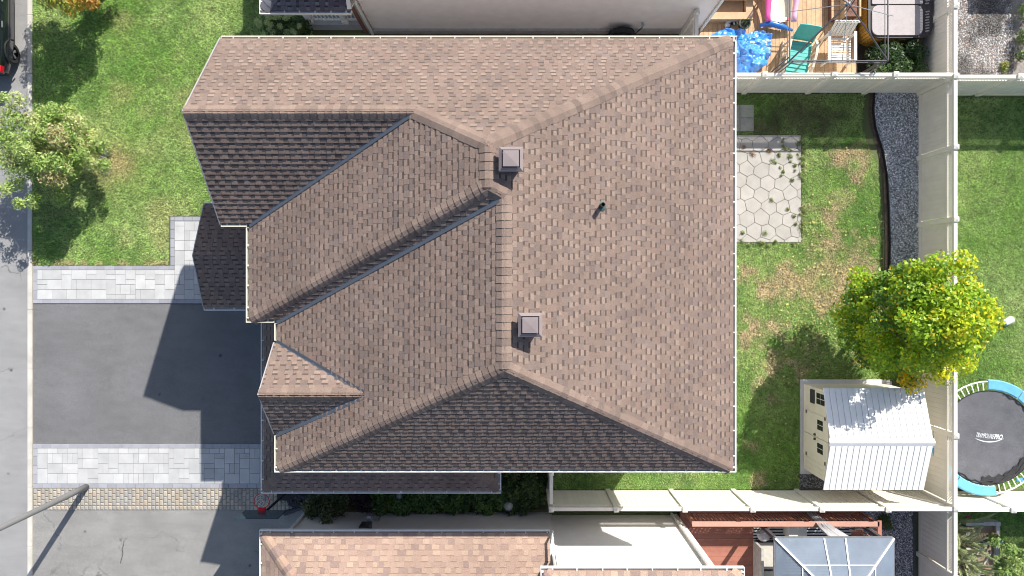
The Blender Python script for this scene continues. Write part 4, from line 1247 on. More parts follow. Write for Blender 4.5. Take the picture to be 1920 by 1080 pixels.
# print on the mat
def text_mesh(s, size, bold=0.0):
    cu = bpy.data.curves.new('lettering', 'FONT'); cu.body = s; cu.size = size; cu.offset = bold; cu.extrude = .0008
    cu.align_x = 'LEFT'
    ob = bpy.data.objects.new('lettering', cu); COL.objects.link(ob)
    dg = bpy.context.evaluated_depsgraph_get(); dg.update()
    me = bpy.data.meshes.new_from_object(ob.evaluated_get(dg))
    bpy.data.objects.remove(ob); return me
M['print'] = mat('white_print_mat', (.70,.72,.74), .6, .1, 30)
def put_text(s, x, y, z, size, width, rot, bold, parent, m, shear=.25):
    me = text_mesh(s, size, bold)
    co = np.empty(len(me.vertices)*3, np.float32); me.vertices.foreach_get('co', co); co = co.reshape(-1,3)
    co[:,0] -= co[:,0].min(); co[:,0] *= width/co[:,0].max(); co[:,0] += co[:,1]*shear
    me.vertices.foreach_set('co', co.ravel()); me.materials.clear(); me.materials.append(m)
    o = link('lettering', me, parent); po = parent_origin(parent)
    o.location = (x-po.x, y-po.y, z-po.z); o.rotation_euler = (0,0,rot); return o
put_text('TRAMPOLINE', 14.40, -4.63, TZ-.022, .21, .56, math.radians(-6), .0, T, M['print'])
put_text('PRO', 14.98, -4.69, TZ-.022, .21, .25, math.radians(-4), .006, T, M['print'])
b = MB(); V = []; n = 20
for i in range(n+1):
    t = i/n; x = 14.39+.90*t; yb = -4.66-.02*t-.115*math.sin(math.pi*min(1,t*1.02))**.8; w = .005+.028*math.sin(math.pi*t)**.7
    V += [(x,yb-w/2,TZ-.021),(x,yb+w/2,TZ-.021)]
b.add(V,[(2*i,2*i+2,2*i+3,2*i+1) for i in range(n)])
b.build('swoosh', M['print'], T)
# blue rag hanging by the springs
b = MB(); x,y,_ = W(1910,900,.75)
for k in range(4): b.obox((x+.05*k,y-.03*k+.05*(k%2),.74+.01*k),(.07,.02,.01),(-.02,.05,.01),(0,0,.012))
single('blue_cloth', b, M['pad'], 'torn blue cloth hanging by the trampoline springs', 'cloth')

# white bucket lying on the lawn
x, y, _ = W(1890,602,.12)
bk = thing('bucket', 'small white plastic tub lying on the green lawn', 'tub', (x,y,0), rotz=0)
a = math.radians(28); ax = Vector((math.cos(a),math.sin(a),0))
b = MB(); c = Vector((x,y,.13)); b.tube([c-ax*.14, c+ax*.14], .10, 14, r1=.12); b.build('body', M['white'], bk)
b = MB(); b.tube([c-ax*.155, c-ax*.141], .112, 14); b.build('lid', mat('blue_shaded_end_mat',(.35,.48,.66),.5), bk)  # bluish shade of the tub's end is put into this colour

# ------------------------------------------------------------------ street lamp
lp = W(163, 912, 0)
LP = thing('street_lamp', 'tall grey tapered street lamp pole by the curb', 'street lamp', lp)
top = Vector((lp[0]+.35, lp[1]+.1, 7.6))
b = MB(); b.tube([Vector(lp), Vector(lp)+Vector((.04,.01,.9)), top], [.098,.092,.052], 12); b.build('pole', M['steel_matt'] if 'steel_matt' in M else mat('lamp_pole_mat',(.19,.19,.19),.55,.08,3,metal=.1), LP, smooth=True)
b = MB(); b.lathe(lp, [(.16,0),(.16,.02),(.11,.03),(.11,.05)], 12); b.build('base_plate', M['steel'], LP)
b = MB(); b.tube([top, top+Vector((-.5,.0,.25)), top+Vector((-1.5,.0,.35))], .035, 8); b.build('arm', M['steel'], LP)
b = MB(); c = top+Vector((-1.8,0,.36)); b.obox(c,(.33,0,0),(0,.13,0),(0,0,.06)); b.build('lamp_head', M['steel'], LP)

# ------------------------------------------------------------------ basketball hoop
hx_, hy_ = -7.17, -6.40; hz_ = 2.45
HP = thing('basketball_hoop', 'basketball hoop with red rim and dark backboard beside the cobbles', 'basketball hoop', (hx_, hy_-.18, 0))
b = MB(); b.box(hx_-.52,hy_-.03,hz_-.12,hx_+.66,hy_-.0,hz_+.55); b.build('backboard', mat('backboard_mat',(.03,.05,.06),.25,.1,6), HP)
b = MB(); R_ = .215
b.tube([(hx_+R_*math.cos(2*math.pi*i/20),hy_+.30+R_*math.sin(2*math.pi*i/20),hz_) for i in range(21)], .011, 6, caps=False)
M['red'] = mat('red_paint_mat',(.55,.02,.03),.4,.05,6)
b.build('rim', M['red'], HP)
b = MB(); b.box(hx_-.09,hy_+.001,hz_-.08,hx_+.09,hy_+.10,hz_+.012); b.build('rim_bracket', M['red'], HP)
b = MB()
for i in range(12):
    a = 2*math.pi*i/12
    for s in (1,-1):
        a2 = a+s*.5
        b.tube([(hx_+R_*math.cos(a),hy_+.30+R_*math.sin(a),hz_-.01),(hx_+R_*.8*math.cos((a+a2)/2),hy_+.30+R_*.8*math.sin((a+a2)/2),hz_-.16),(hx_+R_*.55*math.cos(a2),hy_+.30+R_*.55*math.sin(a2),hz_-.36)], .006, 4)
b.build('net', M['white'], HP)
b = MB(); b.tube([(hx_,hy_-.10,.1),(hx_,hy_-.10,hz_+.2)], .04, 8); b.build('pole', M['black'], HP)
b = MB(); b.box(hx_-.35,hy_-.4,0.02,hx_+.35,hy_+.25,.16); b.build('base', M['black'], HP)
# black wrapped bundle against the hedge
bx_ = thing('tarp_bundle', 'black rolled tarp with a dark roll lying at the end of the cobbles', 'tarp', (-6.75,-7.0,0))
b = MB()
for k in range(6):
    c = Vector((-6.95+.10*k, -6.83+.05*math.sin(k*2), .10)); pts = [c+Vector((.30*math.cos(t)*(.7+.1*k%3),.13*math.sin(t),.05*math.sin(t*2))) for t in [i*math.pi/5 for i in range(11)]]
    b.tube(pts, .07, 6, caps=False)
b.build('cover', mat('black_tarp_mat',(.022,.022,.028),.4,.3,10), bx_)
b = MB(); b.tube([(-7.32,-7.25,.06),(-6.45,-6.93,.12)], .075, 8); b.build('roll', mat('dark_roll_mat',(.03,.03,.045),.5,.2,12), bx_)
# ------------------------------------------------------------------ trees and plants
def leaves_mesh(name, clumps, n, size, pal, spread=.33, up=.55, m='leaf', seed=1, wide=.62):
    """clumps: (x, y, z, r, colour index weight); small diamond leaves spread through them"""
    g = np.random.default_rng(seed)
    C = np.array([c[:4] for c in clumps]); w = C[:,3]**2; w = w/w.sum()
    k = g.choice(len(C), n, p=w)
    d = g.normal(size=(n,3)); d /= np.linalg.norm(d,axis=1)[:,None]
    rad = g.random(n)**.45
    p = C[k,:3] + d*(rad*C[k,3])[:,None]*np.array([1,1,.8])
    p[:,2] = np.maximum(p[:,2], .05)
    nrm = d*.6 + g.normal(size=(n,3))*.5; nrm[:,2] += up; nrm /= np.linalg.norm(nrm,axis=1)[:,None]
    t = g.normal(size=(n,3)); t -= (t*nrm).sum(1)[:,None]*nrm; t /= np.linalg.norm(t,axis=1)[:,None]
    b = np.cross(nrm, t)
    s = g.uniform(size[0], size[1], n)[:,None]
    V = np.empty((n,4,3))
    V[:,0] = p - t*s; V[:,1] = p + b*s*wide*.5 + nrm*s*.12; V[:,2] = p + t*s; V[:,3] = p - b*s*wide*.5 + nrm*s*.12
    F = np.arange(4*n).reshape(n,4)
    pal = np.asarray(pal); ci = np.array([c[4] for c in clumps])[k]
    idx = np.where(g.random(n) < .72, ci % len(pal), g.integers(0, len(pal), n))
    c = pal[idx]*g.uniform(.7,1.3,n)[:,None]
    return V.reshape(-1,3), F, c

def tree(name, label, base, centre, radii, n_clump, clump_r, n_leaf, size, pal, seed, trunk_r=.07, group=None, cat='tree', shell=.6, colorfn=None, extra=(), wide=.8):
    g = random.Random(seed)
    T_ = thing(name, label, cat, base, group)
    cl = []
    for i in range(n_clump):
        while True:
            d = Vector((g.gauss(0,1),g.gauss(0,1),g.gauss(0,1))).normalized()
            if d.z > -.65: break
        r = (shell + (1-shell)*g.random()**.5) if g.random() < .8 else g.random()*.6
        p = (centre[0]+d.x*r*radii[0], centre[1]+d.y*r*radii[1], max(.15, centre[2]+d.z*r*radii[2]))
        cr = clump_r*g.uniform(.6,1.3)
        ci = colorfn(p, g) if colorfn else g.randrange(len(pal))
        cl.append((*p, cr, ci))
    cl += list(extra)
    mb = MB(); b0 = Vector(base); c0 = Vector(centre)
    fork = b0 + (c0-b0)*.55
    mb.tube([b0, b0+(fork-b0)*.5+Vector((.02,.02,0)), fork], trunk_r, 8, r1=trunk_r*.75)
    mb.build('trunk', M['bark'], T_)
    lm = MB()
    for c in g.sample(cl, min(len(cl), 26)):
        q = Vector(c[:3]); mid = fork + (q-fork)*.5 + Vector((g.uniform(-.08,.08),g.uniform(-.08,.08),g.uniform(.0,.15)))
        lm.tube([fork-(c0-b0)*.1*g.random(), mid, q], trunk_r*.42, 5, r1=.006)
    lm.build('branches', M['bark'], T_)
    V, F, c = leaves_mesh('crown', cl, n_leaf, size, pal, seed=seed, wide=wide)
    off = np.array(base)
    link('crown', np_mesh('crown', V-off, F, M['leaf'], c), T_)
    return T_, cl

MAPLE = [(.30,.47,.03),(.37,.54,.035),(.20,.36,.045),(.56,.64,.03),(.68,.66,.03),(.74,.52,.02),(.13,.27,.05)]
def maple_col(p, g):
    # yellower on the outer right and lower side, greener on the left
    s = (p[0]-11.1)*.5 - (p[1]+.95)*.25 + g.uniform(-.7,.7)
    if s < -.45: return g.choice([6,2,2,0])
    if s < .15: return g.choice([0,1,2,6,0])
    if s < .7: return g.choice([1,0,0,3])
    return g.choice([3,4,3,1,1]) if p[1] > -1.6 or g.random() < .6 else 5
ex = [(10.95,.05,3.7,.5,0),(10.85,-.25,3.3,.5,2),(11.0,.35,3.4,.5,0),(10.7,-.6,3.3,.5,0),(11.2,-.5,4.75,.5,1),(10.95,-1.0,4.5,.5,0),(11.4,-.95,4.9,.45,3),(10.9,-.3,4.2,.5,0),(11.1,-1.5,4.2,.45,1),(10.05,.25,2.3,.42,0),(10.25,-.55,2.1,.4,2),(12.6,-.55,3.9,.38,3),(12.75,-.95,3.7,.3,3),(11.1,.55,4.3,.45,1),(11.7,.6,4.2,.42,3),(9.95,-.3,2.0,.35,6),(10.6,-2.0,2.4,.45,0),(12.2,-2.35,2.6,.45,4),(11.5,-2.65,2.4,.42,5),(12.75,-2.1,2.7,.4,3),(10.6,-.9,1.3,.5,2),(10.9,-1.7,1.3,.5,0),(10.3,-.2,1.5,.4,6),(10.35,-1.45,1.2,.5,2),(10.15,-.8,1.3,.5,0),(10.8,-2.1,1.3,.45,6),(11.3,-2.35,1.5,.45,0)]
tree('maple_tree', 'round yellow green tree by the back fence, above the shed', (11.45,-.95,0), (11.3,-.85,3.05), (1.42,1.40,1.85), 115, .36, 36000, (.034,.066), MAPLE, 3, .10, colorfn=maple_col, extra=ex, shell=.72, wide=1.35)
APPLE = [(.36,.50,.13),(.46,.57,.20),(.26,.40,.10),(.52,.57,.25),(.40,.52,.16),(.50,.44,.22),(.30,.44,.12)]
exa = [(-14.9,4.9,2.2,.22,3),(-15.2,5.1,2.3,.16,3),(-14.7,5.5,2.3,.18,1),(-15.1,3.8,2.0,.25,1),(-15.25,3.2,2.0,.18,0),(-14.95,2.9,1.9,.25,1),(-14.6,2.5,1.8,.2,4),(-15.1,4.4,2.1,.25,0),(-14.3,5.4,2.3,.3,3),(-14.3,4.2,2.2,.4,0),(-14.35,3.5,2.0,.38,1),(-14.4,4.8,2.2,.35,6),(-14.9,4.4,2.1,.3,0),(-14.75,4.55,2.1,.3,0),(-14.85,4.1,2.0,.3,1),(-14.8,3.6,1.9,.3,2),(-14.7,3.1,1.8,.28,0),(-14.6,5.1,2.2,.25,1),(-15.35,4.55,2.2,.2,3),(-15.4,4.0,2.1,.2,1),(-14.3,2.6,1.6,.28,0),(-13.6,2.75,1.5,.3,2),(-12.35,4.3,1.5,.3,2),(-12.3,3.7,1.4,.25,0)]
tree('crab_apple_tree', 'low spreading tree with reddish fruit leaning over the curb and road', (-13.4,4.05,0), (-13.55,4.2,1.75), (1.10,1.20,.95), 105, .26, 30000, (.032,.062), APPLE, 12, .06, extra=exa, shell=.5)
ORNG = [(.58,.48,.08),(.68,.45,.08),(.70,.36,.08),(.42,.46,.09),(.62,.55,.16),(.33,.40,.08)]
tree('turning_tree', 'orange and yellow autumn tree at the top left edge of the lawn', (-13.1,9.4,0), (-13.1,9.55,1.8), (1.15,1.35,1.25), 65, .3, 13000, (.035,.07), ORNG, 22, .07, shell=.55)
# flowers round the crab apple's foot
fl = thing('flower_clump', 'purple and white flowers at the foot of the spreading tree', 'flowers', (-13.05,4.2,0))
V, F, c = leaves_mesh('petals', [(-13.05,4.35,.15,.18,0),(-13.10,4.05,.15,.2,1),(-13.00,3.8,.12,.17,0),(-13.20,4.5,.14,.16,2)], 900, (.012,.028), [(.45,.36,.52),(.75,.72,.75),(.30,.24,.36)], seed=4)
link('petals', np_mesh('petals', V-np.array((-13.05,4.2,0)), F, M['leaf'], c), fl)
V, F, c = leaves_mesh('foliage', [(-13.05,4.3,.08,.2,0),(-13.10,3.95,.08,.22,1)], 900, (.02,.04), [(.16,.22,.08),(.22,.28,.11)], seed=5)
link('foliage', np_mesh('foliage', V-np.array((-13.05,4.2,0)), F, M['leaf'], c), fl)

def bush(name, label, clumps, n, size, pal, seed, cat='bush', group=None, stems=6, wide=.62):
    x = sum(c[0] for c in clumps)/len(clumps); y = sum(c[1] for c in clumps)/len(clumps)
    B_ = thing(name, label, cat, (x,y,0), group)
    g = random.Random(seed); mb = MB()
    for c in g.sample(clumps, min(len(clumps), stems)):
        mb.tube([(x+(c[0]-x)*.5,y+(c[1]-y)*.5,0),((x+c[0])/2+(c[0]-x)*.2,(y+c[1])/2+(c[1]-y)*.2,c[2]*.6),c[:3]], .018, 5, r1=.006)
    mb.build('stems', M['bark'], B_)
    V, F, c = leaves_mesh('foliage', clumps, n, size, pal, seed=seed, wide=wide)
    link('foliage', np_mesh('foliage', V-np.array((x,y,0)), F, M['leaf'], c), B_)
    return B_
DARKG = [(.09,.15,.05),(.12,.19,.06),(.065,.115,.045),(.15,.22,.075)]
# hydrangea by the porch
g = random.Random(2)
hc = [(-7.1+g.uniform(-.75,.6), 8.15+g.uniform(-.38,.45), g.uniform(.25,.75), .22, g.randrange(4)) for i in range(34)]
hy = bush('hydrangea_bush', 'hydrangea bush with pale green round blooms below the grey porch roof', hc, 3600, (.045,.08), DARKG, 6, wide=.8)
V0 = parent_origin(hy)
blooms = [(500,42,.95),(522,30,.95),(540,30,1.0),(503,33,1.0),(507,46,.8),(505,55,.7),(512,62,.7),(535,34,1.0),(548,57,.75),(552,60,.75),(561,49,.8),(487,44,.8),(483,40,.8),(525,49,.85),(495,64,.6),(538,61,.6),(516,31,.95),(485,48,.75)]
for i, (px, py, z) in enumerate(blooms):
    z += .12; x, y, _ = W(px, py, z)
    V, F, c = leaves_mesh('bloom', [(x,y,z,g.uniform(.085,.125),0)], 150, (.02,.034), [(.60,.68,.34),(.66,.70,.45),(.50,.60,.27)], seed=50+i, up=.3)
    link('bloom', np_mesh('bloom', V-np.array(V0), F, M['leaf'], c), hy)
# hedge plants in the passage
def row(x0, x1, y0, y1, zr, n, r): 
    return [(g.uniform(x0,x1), g.uniform(y0,y1), g.uniform(*zr), g.uniform(r*.7,r*1.2), g.randrange(4)) for i in range(n)]
bush('leafy_bush', 'loose dark bush with yellowish leaf tips next to the rolled tarp', row(-6.3,-5.2,-7.0,-6.6,(.4,1.0),24,.24) + [(-5.7,-7.15,1.1,.2,3),(-5.75,-7.2,1.0,.15,3)], 3000, (.05,.10), [(.075,.115,.045),(.11,.15,.06),(.055,.085,.035),(.17,.19,.09)], 31, wide=.45)
bush('purple_plant', 'low dull purple plant between the two hedge plants', row(-5.1,-4.4,-7.05,-6.55,(.15,.35),14,.2), 1500, (.04,.08), [(.075,.06,.07),(.10,.085,.085),(.055,.06,.045)], 32, cat='plant')
bush('ground_hedge', 'long low dark green leafy hedge along the narrow passage', row(-4.3,-.2,-7.05,-6.45,(.15,.45),90,.24), 10000, (.06,.10), [(.11,.21,.06),(.15,.26,.075),(.085,.16,.055),(.18,.29,.085)], 33, cat='hedge', wide=.9)
bush('yellow_shoot', 'bright yellow green shoot poking out of the long hedge', row(-4.05,-3.75,-6.95,-6.7,(.45,.6),6,.11), 260, (.04,.07), [(.22,.26,.05),(.16,.22,.05)], 34, cat='plant', stems=3)
bush('gate_hedge', 'dark low shrub in the shade next to the gate', row(-.15,1.0,-7.0,-5.5,(.15,.5),40,.24), 5000, (.05,.09), DARKG, 35, wide=.85)
# white stones / ornaments in the bed
def blob(x, y, z, r, seed, squash=.7):
    gg = random.Random(seed); b = MB()
    prof = []
    n, m_ = 9, 5; V = []
    for i in range(m_+1):
        t = math.pi*i/m_
        for k in range(n):
            a = 2*math.pi*k/n; rr_ = r*math.sin(t)*gg.uniform(.8,1.15) if 0 < i < m_ else .0
            V.append((x+rr_*math.cos(a), y+rr_*math.sin(a), z+r*squash*(1-math.cos(t))))
    b.add(V, [(i*n+k, i*n+(k+1)%n, (i+1)*n+(k+1)%n, (i+1)*n+k) for i in range(m_) for k in range(n)])
    return b
x, y, _ = W(747,932,.5); single('bed_rock', blob(x,y,.38,.12,1), mat('pale_rock_mat',(.33,.36,.38),.9,.2,9), 'small pale blue rock among the hedge leaves under the gutter', 'rock')
x, y, _ = W(954,949,.45); single('garden_ornament', blob(x,y,.30,.17,2,.9), mat('white_rock_mat',(.45,.46,.47),.9,.25,14), 'greyish white round garden ornament at the gate end of the hedge', 'ornament')
# dark bush beside the hot tub
bush('shade_bush', 'dense dark green bush between the hot tub and the fence corner', row(11.35,12.8,6.6,7.5,(.35,.8),50,.26)+row(11.05,11.6,6.5,6.8,(.15,.35),10,.18), 7500, (.04,.075), [(.055,.11,.04),(.045,.09,.035),(.075,.14,.05),(.10,.17,.05)], 36)
# feathery bush, roses, vegetable plants bottom right
fb = thing('feathery_bush', 'pale green feathery bush with long arching sprays beside the back fence', 'bush', (13.9,-8.2,0))
gg = random.Random(9); Vs, Fs, Cs = [], [], []; nb = 0; st = MB()
for k in range(130):
    x0, y0 = 13.75+gg.uniform(-.45,.35), -8.25+gg.uniform(-.95,.85)
    a = gg.uniform(0, 2*math.pi); L_ = gg.uniform(.45,1.0); 
    if k < 3: a, L_ = (.35, 1.55) if k == 0 else ((.12,1.25) if k == 1 else (-1.1,1.3)); 
    if k == 0: x0, y0 = 13.7, -7.45
    if x0+math.cos(a)*L_ < 13.25: a = math.pi-a
    p0 = Vector((x0,y0,.35)); p1 = p0+Vector((math.cos(a)*L_*.5,math.sin(a)*L_*.5,.75)); p2 = p0+Vector((math.cos(a)*L_,math.sin(a)*L_,.55+gg.uniform(-.1,.4)))
    st.tube([(x0*.5+13.85*.5,y0*.6-8.2*.4,0),p0,p1,p2], .012, 4, r1=.004)
    n_ = int(170*L_)
    for i in range(n_):
        t = i/n_; p = p0*(1-t)**2+p1*2*t*(1-t)+p2*t*t
        d = (p1-p0)*(1-t)+(p2-p1)*t; d.normalize()
        s = d.cross(Vector((0,0,1))).normalized()*(1 if i % 2 else -1)
        l = (.10*(1-t*.6))*gg.uniform(.6,1.2); dirv = (s+d*.7+Vector((0,0,gg.uniform(-.2,.4)))).normalized()
        w = d.cross(dirv).cross(dirv).normalized()*.011
        Vs += [p-w, p+dirv*l*.5-w*.2+Vector((0,0,.01)), p+dirv*l, p+w*1.2]; Fs.append((nb,nb+1,nb+2,nb+3)); nb += 4
        c = gg.choice([(.44,.54,.23),(.54,.61,.31),(.33,.44,.18),(.60,.64,.37)]); f = gg.uniform(.75,1.2); Cs.append([q*f for q in c])
st.build('stems', M['bark'], fb)
link('foliage', np_mesh('foliage', np.array([tuple(v) for v in Vs])-np.array((13.9,-8.2,0)), Fs, M['leaf'], np.array(Cs)), fb)
for (px, py) in ((1816,969),(1793,979),(1797,1075)):
    x, y, _ = W(px, py, .8)
    V, F, c = leaves_mesh('flower', [(x,y,.8,.06,0)], 40, (.02,.035), [(.55,.03,.14),(.62,.10,.22)], seed=px)
    link('flower', np_mesh('flower', V-np.array((13.9,-8.2,0)), F, M['leaf'], c), fb)
vb = bush('vegetable_plant', 'bright green leafy plant at the right edge by the raised bed', [(x,y,z,.22,k) for (x,y,z,k) in ((15.6,-8.2,.6,0),(15.8,-8.6,.6,1),(16.1,-8.4,.6,2),(15.5,-9.0,.5,0),(16.0,-9.1,.5,1),(16.3,-8.9,.5,3),(15.9,-9.5,.4,2),(15.2,-7.95,.5,0))], 3000, (.035,.07), [(.28,.42,.11),(.38,.49,.17),(.20,.33,.10),(.46,.50,.23)], 41, cat='plant')
x, y, _ = W(1856,1076,.6)
rose = thing('red_flower', 'single bright pink red flower at the bottom edge below the raised bed', 'flower', (x,y,0))
V, F, c = leaves_mesh('petals', [(x,y,.6,.09,0)], 90, (.03,.05), [(.60,.02,.13),(.66,.05,.2)], seed=71); link('petals', np_mesh('petals', V-np.array((x,y,0)), F, M['leaf'], c), rose)
b = MB(); b.tube([(x,y,0),(x,y,.6)], .008, 4); b.build('stem', M['bark'], rose)
# raised bed
rb = thing('raised_bed', 'weathered grey timber raised garden bed in the corner garden', 'planter', (14.85,-8.35,0))
M['grey_wood'] = mat('grey_wood_mat', (.42,.41,.39), .85, .2, 8, rand=.08, fine=.15)
for q in ((14.42,-9.05,14.54,-7.62),(15.38,-8.5,15.50,-7.55),(14.42,-7.55,15.52,-7.44),(14.62,-9.12,14.88,-9.0),(14.9,-9.12,15.32,-9.0)):
    b = MB(); b.box(q[0],q[1],0,q[2],q[3],.32); b.build('board', M['grey_wood'], rb)
b = MB(); b.box(14.541,-8.99,0.01,15.379,-7.56,.20); b.build('soil', mat('bed_soil_mat',(.25,.19,.14),.95,.3,6,fine=.4), rb)
for (a0,b0,a1,b1) in ((14.7,-8.7,15.1,-8.1),(14.95,-8.05,15.25,-8.2),(15.0,-8.9,15.3,-8.4)):
    s = MB(); s.bar((a0,b0,.225),(a1,b1,.225),.045,.03); s.build('stick', M['grey_wood'], rb)
x, y, _ = W(1866,1007,.4)
po = thing('clay_pot', 'round terracotta pot beside the blue roll in the raised bed', 'pot', (x,y,.2))
b = MB(); b.lathe((x,y,.2), [(.07,0),(.10,.16),(.115,.16),(.115,.20),(.095,.20),(.085,.12)], 14); b.build('body', mat('clay_mat',(.36,.17,.09),.8,.15,9), po)
b = MB(); b.lathe((x,y,.2), [(.084,.125),(.01,.13)], 14); b.build('soil', M['soil'], po)
b = MB(); x, y, _ = W(1874,1016,.3); pts = [(x-.14+.028*i, y-.02+.02*math.sin(i*2.4), .26+.015*math.cos(i*2.4)) for i in range(11)]
b.tube(pts, .045, 7); single('blue_roll', b, mat('blue_plastic_mat',(.02,.17,.52),.4,.2,20), 'crumpled bright blue plastic roll on the bed soil', 'plastic roll')
# weeds in the patio joints: nobody could count them
GW = [(.22,.29,.10),(.30,.33,.12)]; RW = [(.36,.20,.11),(.30,.18,.10)]
WV, WF, WC = [], [], []; nv = 0
def weed(x, y, r, pal, seed, n=70):
    global nv
    V, F, c = leaves_mesh('weed', [(x,y,.06,r,0),(x+r*.5,y-r*.4,.05,r*.7,1)], n, (.02,.045), pal, seed=seed, wide=.35)
    WV.append(V); WF.append(F+nv); WC.append(c); nv += len(V)
for i, (px, py, q, r) in enumerate(((1410,289,RW,.10),(1440,284,RW,.08),(1393,276,RW,.06),(1448,302,GW,.11),(1489,310,GW,.06),(1445,375,GW,.07),(1475,392,GW,.06),(1484,338,GW,.07),(1432,437,GW,.10),(1470,278,GW,.09),(1480,292,GW,.09),(1459,289,GW,.06),(1494,270,GW,.1),(1391,436,GW,.07),(1467,322,GW,.05),(1487,405,GW,.07),(1388,452,GW,.09),(1490,420,GW,.06))):
    x, y, _ = W(px, py); weed(x, y, r, q, 100+i)
for i in range(26):
    px, py = (1503+rng.uniform(-5,4), rng.uniform(262,450)) if i < 18 else (rng.uniform(1385,1500), 456+rng.uniform(-4,5))
    x, y, _ = W(px, py); weed(x, y, rng.uniform(.05,.1), GW, 200+i, 60)
for i in range(16):
    x, y, _ = W(rng.uniform(1445,1502), rng.uniform(256,330)); weed(x, y, rng.uniform(.03,.06), GW, 300+i, 30)
tag(link('joint_weeds', np_mesh('joint_weeds', np.concatenate(WV), np.concatenate(WF), M['leaf'], np.concatenate(WC))), 'green and reddish weeds growing in the joints and along the edge of the pale stone patio', 'weeds', None, 'stuff')
x, y, _ = W(1660,975,.2); bush('gravel_weed', 'low green weed growing in the gravel right of the red deck', [(x,y,.15,.2,0),(x+.15,y-.2,.12,.18,1)], 500, (.03,.06), [(.10,.16,.05),(.14,.2,.06)], 61, cat='weed')
x, y, _ = W(1675,1068,.2); bush('gravel_weed', 'small yellow green weed in the gravel right of the glass gazebo', [(x,y,.12,.14,0)], 260, (.03,.06), [(.20,.28,.04),(.26,.32,.06)], 62, cat='weed')
# ------------------------------------------------------------------ wooden deck in the north-east yard
ZD = .32
dk = thing('wooden_deck', 'tan wooden deck boards behind the top right fence', 'deck', (8.5,9,0))
xb = 5.95; bw = .142
nb_ = int((11.0-xb)/bw)
for k in range(nb_):
    b = MB(); b.box(xb+k*bw+.004,6.52,ZD-.035,xb+(k+1)*bw-.004,11.5,ZD+rng.uniform(-.002,.002)); b.build('deck_board', M['wood'], dk)
b = MB(); b.box(5.96,6.55,0.0,10.98,11.45,ZD-.036); b.build('frame', mat('deck_frame_mat',(.10,.07,.05),.9,.2,5), dk)
# steps / bench boxes by the wall
stp = thing('deck_steps', 'low tan wooden steps against the beige house corner', 'steps', (6.7,8.7,ZD))
def frame_box(x0,y0,x1,y1,z0,z1,w=.16):
    b = MB(); b.box(x0,y0,z0,x1,y0+w,z1); b.box(x0,y1-w,z0,x1,y1,z1); b.box(x1-w,y0+w+.002,z0,x1,y1-w-.002,z1); b.box(x0,y0+w+.002,z0,x0+w,y1-w-.002,z1); return b
frame_box(6.05,8.42,7.55,9.4,ZD+.001,ZD+.30,.22).build('tread', M['wood2'], stp)
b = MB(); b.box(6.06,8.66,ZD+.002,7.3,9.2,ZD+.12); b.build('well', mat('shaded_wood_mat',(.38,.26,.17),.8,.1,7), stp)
frame_box(6.05,9.0,7.75,11.0,ZD+.302,ZD+.5,.22).build('tread', M['wood2'], stp)
# step stool to the hot tub
hs = thing('tub_steps', 'brown wooden steps beside the hot tub', 'steps', (10.6,8.6,ZD))
M['brown_wood'] = mat('brown_wood_mat', (.16,.075,.05), .75, .2, 7, rand=.12)
for s, (x0, z1) in enumerate(((10.02,ZD+.28),(10.38,ZD+.52))):
    for k in range(8):
        b = MB(); b.box(x0,8.42+k*.14+.004,z1-.03,x0+.34,8.42+(k+1)*.14-.004,z1); b.build('tread', M['brown_wood'] if s else M['wood'], hs)
b = MB(); b.box(10.04,8.44,ZD+.001,10.36,9.5,ZD+.245); b.box(10.39,8.44,ZD+.001,10.71,9.5,ZD+.485); b.build('riser', M['brown_wood'], hs)
for xx in (10.28,10.74):
    b = MB(); b.box(xx,8.40,ZD+.30 if xx < 10.5 else ZD+.001,xx+.055,9.5,ZD+.58); b.build('rail', M['wood2'], hs)
# hot tub
ht = thing('hot_tub', 'square hot tub with grey folding cover and yellow wood sides', 'hot tub', (12.0,8.9,0))
def rrect(x0,y0,x1,y1,r,n=6):
    P_ = []
    for (cx,cy,a0) in ((x1-r,y1-r,0),(x0+r,y1-r,90),(x0+r,y0+r,180),(x1-r,y0+r,270)):
        for i in range(n+1):
            a = math.radians(a0+90*i/n); P_.append((cx+r*math.cos(a),cy+r*math.sin(a)))
    return P_
hx0, hy0, hx1, hy1 = 11.02, 7.74, 13.0, 9.9
pr = rrect(hx0+.06,hy0+.06,hx1-.04,hy1,.35)
b = MB(); b.prism(rrect(hx0+.10,hy0+.10,hx1-.08,hy1-.04,.33),.02,.80); b.build('shell', M['black'], ht)
M['amber'] = mat('amber_wood_mat', (.42,.235,.05), .5, .2, 6, rand=.12)
# cladding boards
per = []
for i in range(len(pr)):
    p, q = pr[i], pr[(i+1)%len(pr)]; L_ = math.hypot(q[0]-p[0],q[1]-p[1]); m_ = max(1,int(L_/.12))
    for k in range(m_): per.append(((p[0]+(q[0]-p[0])*k/m_,p[1]+(q[1]-p[1])*k/m_),(p[0]+(q[0]-p[0])*(k+1)/m_,p[1]+(q[1]-p[1])*(k+1)/m_)))
for (p, q) in per:
    d = Vector((q[0]-p[0],q[1]-p[1],0)); 
    if d.length < .02: continue
    o = Vector((d.y,-d.x,0)).normalized(); dn = d.normalized()*.004
    c = Vector(((p[0]+q[0])/2,(p[1]+q[1])/2,.41)); b = MB(); b.obox(c+o*.008, d/2-dn, o*.012, (0,0,.39)); b.build('cladding_board', M['amber'], ht)
M['tubcover'] = mat('cover_vinyl_mat', (.37,.335,.335), .6, .08, 5, fine=.1, fscale=40)
M['tubdark'] = mat('cover_edge_mat', (.045,.04,.045), .5, .15, 6)
b = MB(); b.prism(rrect(hx0+.0,hy0+.0,hx1+.02,hy1+.02,.36),.801,.885); b.build('cover_skirt', M['tubdark'], ht)
